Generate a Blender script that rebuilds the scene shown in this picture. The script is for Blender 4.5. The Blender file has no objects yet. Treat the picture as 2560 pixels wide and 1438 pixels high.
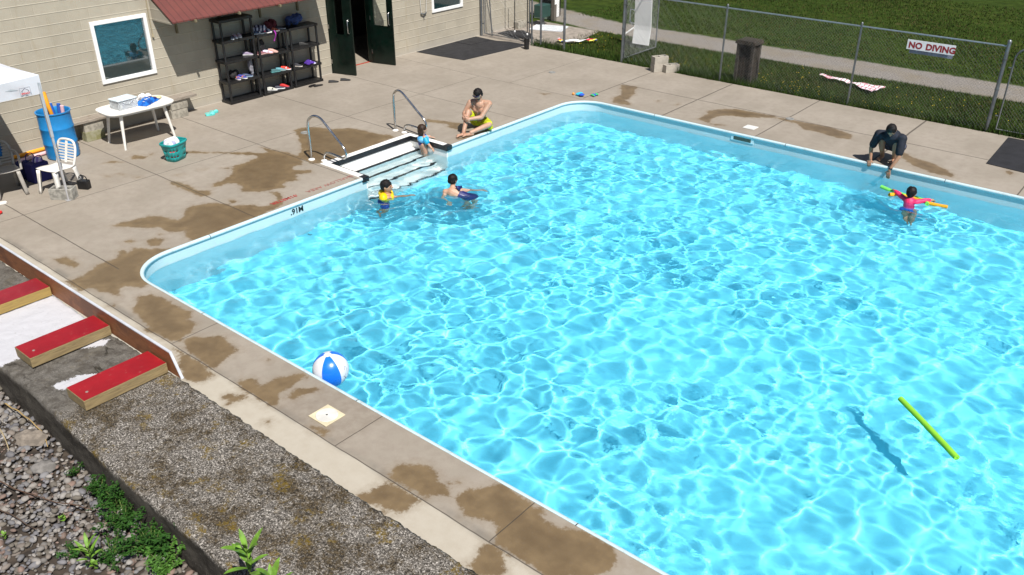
import bpy, math, random
import numpy as np
from mathutils import Vector, Matrix, Euler, Quaternion
R = math.radians
sc = bpy.context.scene
COL = sc.collection
# ------------------------------------------------------------ camera, sky, sun, exposure
cam = bpy.data.cameras.new('camera'); camo = bpy.data.objects.new('camera', cam); COL.objects.link(camo); sc.camera = camo
cam.sensor_width = 36; cam.lens = 2175 / 2560 * 36; cam.clip_start = .05; cam.clip_end = 3000
camo.location = (0, 0, 5.7); camo.rotation_euler = (R(61.5), 0, R(39.75))
SUN = Vector((.63, -.26, 1)).normalized()
w = bpy.data.worlds.new('World'); sc.world = w; w.use_nodes = True
_sky = w.node_tree.nodes.new('ShaderNodeTexSky'); _sky.sky_type = 'NISHITA'; _sky.sun_disc = False
_sky.sun_elevation = math.asin(SUN.z); _sky.sun_rotation = math.atan2(SUN.x, SUN.y)
_bg = w.node_tree.nodes['Background']; _bg.inputs[1].default_value = .05
w.node_tree.links.new(_sky.outputs[0], _bg.inputs[0])
_l = bpy.data.lights.new('sun', 'SUN'); _l.energy = 5.0; _l.angle = R(.5); _l.color = (1, .955, .89)
_l.cycles.is_caustics_light = True
suno = bpy.data.objects.new('sun', _l); COL.objects.link(suno); suno.rotation_euler = SUN.to_track_quat('Z', 'Y').to_euler()
sc.render.engine = 'CYCLES'
sc.cycles.use_denoising = True
sc.cycles.max_bounces = 8; sc.cycles.transmission_bounces = 8; sc.cycles.transparent_max_bounces = 16
sc.cycles.caustics_reflective = True; sc.cycles.caustics_refractive = True
sc.cycles.sample_clamp_indirect = 24
sc.view_settings.view_transform = 'Standard'; sc.view_settings.look = 'None'; sc.view_settings.gamma = 1
sc.view_settings.exposure = .38
rnd = random.Random(7); nrg = np.random.default_rng(11)

# ------------------------------------------------------------ materials
class NT:
    def __init__(s, name):
        s.m = bpy.data.materials.new(name); s.m.use_nodes = True; s.t = s.m.node_tree
        s.b = s.t.nodes['Principled BSDF']; s.out = s.t.nodes['Material Output']
    def n(s, typ, ins=None, **props):
        o = s.t.nodes.new('ShaderNode' + typ)
        for k, v in props.items(): setattr(o, k, v)
        for k, v in (ins or {}).items(): s.set(o.inputs[k], v)
        return o
    def set(s, sock, v):
        if isinstance(v, bpy.types.NodeSocket): s.t.links.new(v, sock)
        elif isinstance(v, bpy.types.Node): s.t.links.new(v.outputs[0], sock)
        elif isinstance(v, tuple) and len(v) == 3 and sock.type == 'RGBA': sock.default_value = (*v, 1)
        else: sock.default_value = v
    def bs(s, **k):
        for a, v in k.items(): s.set(s.b.inputs[a.replace('_', ' ')], v)
    def math(s, op, a, b=0., clamp=False):
        o = s.t.nodes.new('ShaderNodeMath'); o.operation = op; o.use_clamp = clamp; s.set(o.inputs[0], a); s.set(o.inputs[1], b); return o.outputs[0]
    def mix(s, f, a, b, mode='MIX'):
        o = s.t.nodes.new('ShaderNodeMix'); o.data_type = 'RGBA'; o.blend_type = mode
        s.set(o.inputs[0], f); s.set(o.inputs[6], a); s.set(o.inputs[7], b); return o.outputs[2]
    def noise(s, scale, detail=4., rough=.55, vec=None, dist=0.):
        o = s.n('TexNoise', {'Scale': scale, 'Detail': detail, 'Roughness': rough, 'Distortion': dist})
        if vec is not None: s.set(o.inputs['Vector'], vec)
        return o.outputs[0]
    def ramp(s, f, a, b, lo=0., hi=1.):
        o = s.n('MapRange', {'Value': f, 'From Min': a, 'From Max': b, 'To Min': lo, 'To Max': hi}, interpolation_type='SMOOTHSTEP'); return o.outputs[0]
    def bump(s, h, st=.3, d=.01, nrm=None):
        o = s.n('Bump', {'Strength': st, 'Distance': d, 'Height': h})
        if nrm is not None: s.set(o.inputs['Normal'], nrm)
        return o.outputs[0]
    def pos(s): return s.n('TexCoord').outputs['Object']
    def wpos(s): return s.n('NewGeometry').outputs['Position']

def mat(name, col, rough=.6, metal=0., var=.12, scale=6., bump=0., bscale=60., spec=.5, col2=None, trans=0., ior=None, sheen=0., alpha=None):
    k = NT(name)
    c2 = col2 or tuple(x * (1 - var) for x in col)
    c1 = col if col2 else tuple(min(1, x * (1 + var * .6)) for x in col)
    p = k.pos()
    k.bs(Base_Color=k.mix(k.ramp(k.noise(scale, 5, .6, p), .35, .65), c1, c2), Metallic=metal, Specular_IOR_Level=spec)
    k.bs(Roughness=k.ramp(k.noise(scale * 2.3, 3, .5, p), .2, .8, max(0, rough - .07), min(1, rough + .07)))
    if bump: k.bs(Normal=k.bump(k.noise(bscale, 4, .6, p), bump, .004))
    if trans: k.bs(Transmission_Weight=trans)
    if ior: k.bs(IOR=ior)
    if sheen: k.bs(Sheen_Weight=sheen)
    return k.m

# ------------------------------------------------------------ mesh helpers
class MB:
    def __init__(s): s.v = []; s.f = []; s.mi = []
    def add(s, vs, fs, mi=0):
        o = len(s.v); s.v += [tuple(v) for v in vs]; s.f += [tuple(i + o for i in f) for f in fs]; s.mi += [mi] * len(fs); return s
    def box(s, x0, y0, z0, x1, y1, z1, M=None, mi=0):
        vs = [Vector(p) for p in ((x0,y0,z0),(x1,y0,z0),(x1,y1,z0),(x0,y1,z0),(x0,y0,z1),(x1,y0,z1),(x1,y1,z1),(x0,y1,z1))]
        if M is not None: vs = [M @ v for v in vs]
        return s.add(vs, [(0,3,2,1),(4,5,6,7),(0,1,5,4),(1,2,6,5),(2,3,7,6),(3,0,4,7)], mi)
    def beam(s, a, b, wd, ht, mi=0, up=(0,0,1)):
        a = Vector(a); b = Vector(b); d = b - a; L = d.length; x = d.normalized(); u = Vector(up)
        if abs(x.dot(u)) > .98: u = Vector((1, 0, 0))
        y = u.cross(x).normalized(); z = x.cross(y)
        M = Matrix((( x.x, y.x, z.x, a.x), (x.y, y.y, z.y, a.y), (x.z, y.z, z.z, a.z), (0,0,0,1)))
        return s.box(0, -wd/2, -ht/2, L, wd/2, ht/2, M, mi)
    def tube(s, pts, r, n=8, closed=False, caps=True, mi=0):
        P = [Vector(p) for p in pts]; m = len(P); rr = r if isinstance(r, (list, tuple)) else [r] * m
        vs = []; nrm = None
        for i in range(m):
            if closed: t = P[(i+1) % m] - P[i-1]
            else: t = P[min(i+1, m-1)] - P[max(i-1, 0)]
            t.normalize()
            if nrm is None:
                nrm = t.orthogonal().normalized()
            else:
                nrm = (nrm - t * nrm.dot(t))
                nrm = nrm.normalized() if nrm.length > 1e-6 else t.orthogonal().normalized()
            bn = t.cross(nrm)
            for j in range(n):
                a = 2 * math.pi * j / n; vs.append(P[i] + (nrm * math.cos(a) + bn * math.sin(a)) * rr[i])
        fs = []
        for i in range(m if closed else m - 1):
            k = (i + 1) % m
            for j in range(n): fs.append((i*n+j, i*n+(j+1)%n, k*n+(j+1)%n, k*n+j))
        if caps and not closed: fs += [tuple(range(n-1, -1, -1)), tuple((m-1)*n + j for j in range(n))]
        return s.add(vs, fs, mi)
    def lathe(s, prof, c=(0,0,0), n=24, M=None, mi=0, wob=None):
        vs = []; fs = []; m = len(prof)
        for i, (r, z) in enumerate(prof):
            for j in range(n):
                a = 2 * math.pi * j / n; q = Vector((r*math.cos(a), r*math.sin(a), z))
                if wob: q = wob(q)
                vs.append(q)
        if M is not None: vs = [M @ v for v in vs]
        vs = [v + Vector(c) for v in vs]
        for i in range(m-1):
            for j in range(n): fs.append((i*n+j, i*n+(j+1)%n, (i+1)*n+(j+1)%n, (i+1)*n+j))
        if prof[0][0] > 1e-4 and prof[0][0] < 5: pass
        return s.add(vs, fs, mi)
    def prism(s, poly, z0, z1, M=None, mi=0):
        n = len(poly); vs = [Vector((p[0], p[1], z0)) for p in poly] + [Vector((p[0], p[1], z1)) for p in poly]
        if M is not None: vs = [M @ v for v in vs]
        fs = [tuple(range(n-1, -1, -1)), tuple(range(n, 2*n))] + [(i, (i+1)%n, n+(i+1)%n, n+i) for i in range(n)]
        return s.add(vs, fs, mi)
    def ell(s, c, r, M=None, nu=12, nv=8, mi=0, seed=None, amp=0.):
        if not isinstance(r, (tuple, list)): r = (r, r, r)
        q = random.Random(seed); vs = [Vector((0,0,-1))]; fs = []
        for i in range(1, nv):
            t = math.pi * i / nv - math.pi/2
            for j in range(nu):
                a = 2*math.pi*j/nu; vs.append(Vector((math.cos(t)*math.cos(a), math.cos(t)*math.sin(a), math.sin(t))))
        vs.append(Vector((0,0,1)))
        if amp: vs = [v * (1 + q.uniform(-amp, amp)) for v in vs]
        vs = [Vector((v.x*r[0], v.y*r[1], v.z*r[2])) for v in vs]
        if M is not None: vs = [M @ v for v in vs]
        vs = [v + Vector(c) for v in vs]
        for j in range(nu): fs.append((0, 1+(j+1)%nu, 1+j))
        for i in range(nv-2):
            for j in range(nu):
                a = 1+i*nu; b = a+nu; fs.append((a+j, a+(j+1)%nu, b+(j+1)%nu, b+j))
        L = len(vs)-1; a = 1+(nv-2)*nu
        for j in range(nu): fs.append((a+j, a+(j+1)%nu, L))
        return s.add(vs, fs, mi)
    def cap(s, a, ra, b, rb, n=10, mi=0):   # tapered capsule
        a = Vector(a); b = Vector(b); t = (b-a).normalized()
        pts = []; rr = []
        for k in (-1, -.92, -.7, -.38, 0): pts.append(a + t*ra*k); rr.append(ra*math.sqrt(max(.0004, 1-k*k)))
        for k in (0, .38, .7, .92, 1): pts.append(b + t*rb*k); rr.append(rb*math.sqrt(max(.0004, 1-k*k)))
        return s.tube(pts, rr, n, mi=mi)
    def sheet(s, fn, nu, nv, mi=0):
        vs = [fn(i/nu, j/nv) for j in range(nv+1) for i in range(nu+1)]
        fs = [(j*(nu+1)+i, j*(nu+1)+i+1, (j+1)*(nu+1)+i+1, (j+1)*(nu+1)+i) for j in range(nv) for i in range(nu)]
        return s.add(vs, fs, mi)
    def build(s, name, m, parent=None, smooth=None, bevel=0., solid=0., loc=None, sub=0):
        me = bpy.data.meshes.new(name); me.from_pydata(s.v, [], s.f)
        for q in (m if isinstance(m, (list, tuple)) else [m]): me.materials.append(q)
        if any(s.mi): me.polygons.foreach_set('material_index', s.mi)
        if smooth is not None:
            me.polygons.foreach_set('use_smooth', [True]*len(s.f))
            if smooth < 180: me.set_sharp_from_angle(angle=R(smooth))
        me.update()
        o = bpy.data.objects.new(name, me); COL.objects.link(o)
        if parent is not None: o.parent = parent
        if loc is not None: o.location = loc
        if bevel:
            b = o.modifiers.new('bevel', 'BEVEL'); b.width = bevel; b.segments = 2; b.limit_method = 'ANGLE'; b.angle_limit = R(40)
        if solid:
            q = o.modifiers.new('solid', 'SOLIDIFY'); q.thickness = solid; q.offset = 0
        if sub:
            q = o.modifiers.new('sub', 'SUBSURF'); q.levels = sub; q.render_levels = sub
        return o

def tag(o, label=None, cat=None, group=None, kind=None):
    if label: o['label'] = label
    if cat: o['category'] = cat
    if group: o['group'] = group
    if kind: o['kind'] = kind
    return o
def thing(name, label, cat, loc=(0,0,0), rz=0., group=None):
    o = bpy.data.objects.new(name, None); COL.objects.link(o); o.location = loc; o.rotation_euler = (0,0,rz); o.empty_display_size = .1
    return tag(o, label, cat, group)
def struct(o): o['kind'] = 'structure'; return o
def copy_tree(o, parent=None):
    c = o.copy(); COL.objects.link(c); c.parent = parent
    for ch in [x for x in bpy.data.objects if x.parent == o]: copy_tree(ch, c)
    return c
def text(name, body, size, m, parent, M, bold=0., extr=.0006, align='LEFT', space=1.):
    c = bpy.data.curves.new(name, 'FONT'); c.body = body; c.size = size; c.offset = bold; c.extrude = extr; c.align_x = align; c.space_character = space; c.resolution_u = 3
    tmp = bpy.data.objects.new(name, c); COL.objects.link(tmp)
    me = bpy.data.meshes.new_from_object(tmp.evaluated_get(bpy.context.evaluated_depsgraph_get()))
    bpy.data.objects.remove(tmp); me.materials.clear(); me.materials.append(m)
    o = bpy.data.objects.new(name, me); COL.objects.link(o); o.parent = parent; o.matrix_local = M
    return o
def rotz(a): return Matrix.Rotation(a, 4, 'Z')
def at(x, y, z, rz=0.): return Matrix.Translation((x, y, z)) @ rotz(rz)

# ------------------------------------------------------------ pool geometry
X0, Y0, Y1, X1, RC = -11.38, 4.96, 16.08, 9.0, .7
WZ = -.22                                    # water level
SX0, SY0, SY1 = -12.38, 9.62, 11.68          # recess of the steps
def arc(cx, cy, r, a0, a1, n=12): return [(cx + r*math.cos(R(a0+(a1-a0)*i/n)), cy + r*math.sin(R(a0+(a1-a0)*i/n))) for i in range(n+1)]
outA = [(X1, Y0)] + [(x, Y0) for x in np.linspace(X1-1, X0+RC+.5, 16)] + arc(X0+RC, Y0+RC, RC, 270, 180) + [(X0, y) for y in np.linspace(Y0+RC+.6, SY0-.4, 6)] + [(X0, SY0)]
outB = [(X0, SY1)] + [(X0, y) for y in np.linspace(SY1+.4, Y1-RC-.5, 6)] + arc(X0+RC, Y1-RC, RC, 180, 90) + [(x, Y1) for x in np.linspace(X0+RC+.5, X1-1, 16)] + [(X1, Y1)]
def zfloor(x): return -1.13 - .35*max(0., min(1., (x+5.5)/11.))**1.3
def sweep(path, sec, closed=False):
    """sec: (u,z), u>0 is towards the pool; path runs with the pool on its right-hand side or left as given"""
    mb = MB(); P = [Vector((x, y)) for x, y in path]; n = len(P); vs = []
    for i in range(n):
        t = (P[min(i+1, n-1)] - P[max(i-1, 0)]).normalized(); nr = Vector((t.y, -t.x))
        for u, z in sec: q = P[i] + nr*u; vs.append((q.x, q.y, z))
    m = len(sec); fs = [(i*m+j, i*m+j+1, (i+1)*m+j+1, (i+1)*m+j) for i in range(n-1) for j in range(m-1)]
    mb.add(vs, fs); return mb
# ---- materials of the pool
def liner(name, col, line=0):
    k = NT(name); p = k.wpos()
    c = k.mix(k.ramp(k.noise(.8, 3, .5, p), .3, .7), col, tuple(x*.93 for x in col))
    sp = k.n('SeparateXYZ', {0: p}); scum = k.math('MULTIPLY', k.ramp(k.math('ABSOLUTE', k.math('ADD', k.math('ADD', sp.outputs[2], .20), k.math('MULTIPLY', k.noise(3, 4, .6, p), .02))), .0, .03, .4, 0), k.ramp(k.noise(6, 5, .7, p), .35, .65)); c = k.mix(scum, c, (.35,.40,.36))
    k.bs(Base_Color=c, Roughness=.45, Specular_IOR_Level=.3); return k.m
m_floor = liner('liner_floor', (.20, .755, .93))
m_wall = liner('liner_wall', (.47, .64, .69))
m_white = mat('white_fibreglass', (.80, .80, .78), .4, var=.05)
m_black = mat('black_vinyl', (.012, .014, .018), .4, var=.3)
m_cope = mat('coping_vinyl', (.66, .77, .79), .35, var=.1, scale=3)
pool = bpy.data.objects.new('swimming_pool', None); COL.objects.link(pool); struct(pool)
tag(pool, 'large rectangular swimming pool with rounded corners and pale vinyl liner')
def wallmb(path):
    mb = MB(); n = len(path); vs = []
    for x, y in path: vs += [(x, y, -.045), (x, y, -.6), (x, y, zfloor(x)-.02)]
    mb.add(vs, [(i*3+j, (i+1)*3+j, (i+1)*3+j+1, i*3+j+1) for i in range(n-1) for j in range(2)]); return mb
recv = []
wa = wallmb(outA); wb = wallmb(outB); wa.add(wb.v, wb.f)
o = wa.build('pool_wall', m_wall, pool, smooth=50); recv.append(o)
mb = MB(); xs = list(np.linspace(-12.5, X1, 60))
mb.sheet(lambda u, v: (-12.5+(X1+12.5)*u, Y0-.3+(Y1-Y0+.6)*v, zfloor(-12.5+(X1+12.5)*u)), 60, 2)
o = mb.build('pool_floor', m_floor, pool, smooth=60); recv.append(o)
mb = MB(); mb.add([(X1,Y0,0),(X1,Y1,0),(X1,Y1,-2.1),(X1,Y0,-2.1)], [(0,1,2,3)]); o = mb.build('pool_end_wall', m_wall, pool); recv.append(o)
# coping
sec = [(-.022, -.004), (-.022, .006), (-.017, .009), (-.002, .008), (.014, .004), (.024, -.004), (.028, -.02), (.024, -.036), (.014, -.046), (.0, -.05), (-.006,-.056)]
outA2 = outA[:-1] + [(X0, SY0-.13)]; outB2 = [(X0, SY1+.13)] + outB[1:]
# joints of the coping are thin dark gaps: leave 3 mm between lengths
ca = sweep(outA2, sec); cb = sweep(outB2, sec); ca.add(cb.v, cb.f)
cmx = NT('coping_jointed'); p = cmx.wpos(); sp = cmx.n('SeparateXYZ', {0: p})
jx = cmx.math('PINGPONG', cmx.math('ADD', sp.outputs[0], .35), 1.5); jy = cmx.math('PINGPONG', cmx.math('ADD', sp.outputs[1], .1), 1.62)
jn = cmx.math('LESS_THAN', cmx.math('MINIMUM', jx, jy), .006)
dirt = cmx.ramp(cmx.noise(5, 6, .75, p), .5, .75, 0, .6)
cmx.bs(Base_Color=cmx.mix(jn, cmx.mix(dirt, (.50,.62,.66), (.28,.31,.29)), (.05,.05,.05)), Roughness=.35)
o = ca.build('coping', cmx.m, pool, smooth=40)
# ---- steps recessed into the left side
SFX = [-12.12, -11.90, -11.66, X0-.02]                  # front edges of the treads
SFZ = [-.205, -.42, -.64, -.87]
mb = MB(); prev = SX0
for fx, fz in zip(SFX, SFZ): mb.box(prev-(.0 if prev==SX0 else .0), SY0, -1.2, fx, SY1, fz); prev = fx
o = mb.build('step_treads', m_white, pool, bevel=.012); recv.append(o)
mb = MB()
for fx, fz in zip(SFX, SFZ): mb.box(fx-.045, SY0+.003, fz-.028, fx+.004, SY1-.003, fz+.004)
o = mb.build('step_nosing', m_black, pool, bevel=.004); recv.append(o)
mb = MB()   # flat frame round the steps, and the recess walls
mb.box(SX0-.15, SY0-.13, -.02, SX0, SY1+.13, .014); mb.box(SX0, SY0-.13, -.02, X0+.02, SY0, .014); mb.box(SX0, SY1, -.02, X0+.02, SY1+.13, .014)
mb.build('step_frame', m_white, pool, bevel=.006)
mb = MB(); mb.box(SX0-.03, SY0-.03, -1.2, SX0, SY1+.03, -.022); mb.box(SX0, SY0-.03, -1.2, X0+.001, SY0, -.022); mb.box(SX0, SY1, -1.2, X0+.001, SY1+.03, -.022)
o = mb.build('step_recess_wall', m_white, pool); recv.append(o)
mb = MB(); mb.box(SX0+.0005, SY0+.0005, -.085, SX0+.016, SY1-.0005, .0165); mb.box(SX0+.016, SY0+.0005, -.085, X0+.03, SY0+.016, .0165); mb.box(SX0+.016, SY1-.016, -.085, X0+.03, SY1-.0005, .0165)
mb.box(X0-.09, SY0-.128, -.075, X0+.034, SY0, .017); mb.box(X0-.09, SY1, -.075, X0+.034, SY1+.128, .017)
o = mb.build('step_edge_band', m_black, pool, bevel=.004)
for q in recv: q.cycles.is_caustics_receiver = True
# skimmer opening in the back wall
mb = MB(); cx = -7.27
mb.box(cx-.25, Y1-.012, -.155, cx+.25, Y1-.002, -.045)
o = mb.build('skimmer_faceplate', mat('faceplate', (.6,.78,.82), .4), pool, bevel=.003)
mb = MB(); mb.box(cx-.19, Y1-.0155, -.135, cx+.19, Y1-.0125, -.065)
mb.build('skimmer_mouth', mat('skimmer_dark', (.05,.08,.06), .5), pool)
tx = text('depth_marking', '.91M', .135, m_black, pool, Matrix.Translation((X0+.004, 7.90, -.175)) @ Euler((R(90), 0, R(90))).to_matrix().to_4x4(), bold=.004)
mb = MB(); mb.box(-11.33, 8.18, -1.127, -11.24, 8.205, -1.12); mb.box(-11.27, 8.205, -1.127, -11.25, 8.25, -1.12)
o = mb.build('floor_marking', m_black, pool); o.cycles.is_caustics_receiver = True

# ------------------------------------------------------------ water with real waves
CURV = 3.0; BSTR = .22
def water():
    d = .018; xa, xb = -12.5, 2.6
    nx = int((xb-xa)/d); ny = int((Y1-Y0+.1)/d)
    gx = np.linspace(xa, xb, nx); gy = np.linspace(Y0-.05, Y1+.05, ny)
    X, Y = np.meshgrid(gx, gy); Z = np.zeros_like(X)
    r = np.random.default_rng(5)
    def env(X, Y):
        busy = np.exp(-(((X+6.8)/3.6)**2 + ((Y-11.5)/3.2)**2)) + .5*np.exp(-(((X+10)/1.2)**2+((Y-10.5)/1.3)**2))
        calm = np.exp(-(((X+10.6)/1.6)**2 + ((Y-6.2)/1.6)**2))
        return np.clip(.62 + .12*busy - .2*calm, .2, 1.)
    e = env(X, Y)
    patch = np.zeros_like(X)
    for i in range(9):
        a = r.random()*6.28; k = 2*np.pi/(1.6+2.5*r.random()); patch += np.sin(k*(X*np.cos(a)+Y*np.sin(a))+r.random()*6.28)
    patch = np.clip(.85+.12*patch, .45, 1.15)
    NW = 150
    for i in range(NW):      # equal share of curvature in every octave of wavelength
        lam = .10*(.72/.10)**r.random(); k = 2*np.pi/lam; th = r.random()*2*np.pi
        if lam > .35: th = R(25) + r.normal()*.9
        a = CURV*math.sqrt(2/NW)/(k*k)*min(1.15, (.20/lam)**.6)
        s = a*np.sin(k*(X*np.cos(th)+Y*np.sin(th))+r.random()*6.28)
        if lam < .26: s = s*e*patch*1.1
        elif lam < .5: s = s*(.7+.3*e)
        Z += s
    # rings round the bathers
    for (cx, cy, am) in ((-10.85,9.6,.006), (-9.95,10.45,.005), (-11.9,11.6,.004), (-3.65,15.3,.006), (-7.1,5.3,.0025)):
        d2 = np.sqrt((X-cx)**2+(Y-cy)**2); Z += am*np.sin(d2*2*np.pi/.2)*np.exp(-((d2-.45)/.4)**2)
    near = np.clip(np.minimum(np.minimum(X-X0, Y-Y0), Y1-Y)/.5, 0, 1); Z *= (.55+.45*near)*(1-.24*np.clip((X+6)/6, 0, 1))
    Z += WZ
    def grid(X, Y, Z):
        ny, nx = X.shape; idx = np.arange(nx*ny).reshape(ny, nx)
        return np.stack([X, Y, Z], -1).reshape(-1, 3), np.stack([idx[:-1,:-1], idx[:-1,1:], idx[1:,1:], idx[1:,:-1]], -1).reshape(-1, 4)
    V, Q = grid(X, Y, Z)
    g2 = np.linspace(gx[-1], X1, 60); A, B = np.meshgrid(g2, gy[::6]); V2, Q2 = grid(A, B, WZ + .01*np.sin(A*4+B*3))
    Q2 = Q2 + len(V); V = np.concatenate([V, V2]); Q = np.concatenate([Q, Q2])
    me = bpy.data.meshes.new('water'); me.vertices.add(len(V)); me.vertices.foreach_set('co', V.astype(np.float32).ravel())
    me.loops.add(Q.size); me.loops.foreach_set('vertex_index', Q.astype(np.int32).ravel())
    me.polygons.add(len(Q)); me.polygons.foreach_set('loop_start', np.arange(0, Q.size, 4, dtype=np.int32)); me.polygons.foreach_set('use_smooth', np.ones(len(Q), bool)); me.update(calc_edges=True)
    k = NT('water'); k.t.nodes.remove(k.b)
    p = k.wpos(); msk = k.ramp(k.noise(.45, 3, .5, p), .42, .62)
    bm = k.bump(k.math('MULTIPLY', k.noise(16, 3, .55, p, .6), k.math('ADD', k.math('MULTIPLY', msk, .85), .15)), BSTR, .02)
    g = k.n('BsdfGlass', {'IOR': 1.33, 'Roughness': 0., 'Color': (.92, .985, 1.), 'Normal': bm})
    k.t.links.new(g.outputs[0], k.out.inputs[0]); me.materials.append(k.m)
    o = bpy.data.objects.new('water', me); COL.objects.link(o); o.cycles.is_caustics_caster = True; struct(o)
    tag(o, 'clear rippled turquoise pool water with sunlit ripples')
    return o
water()

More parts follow.
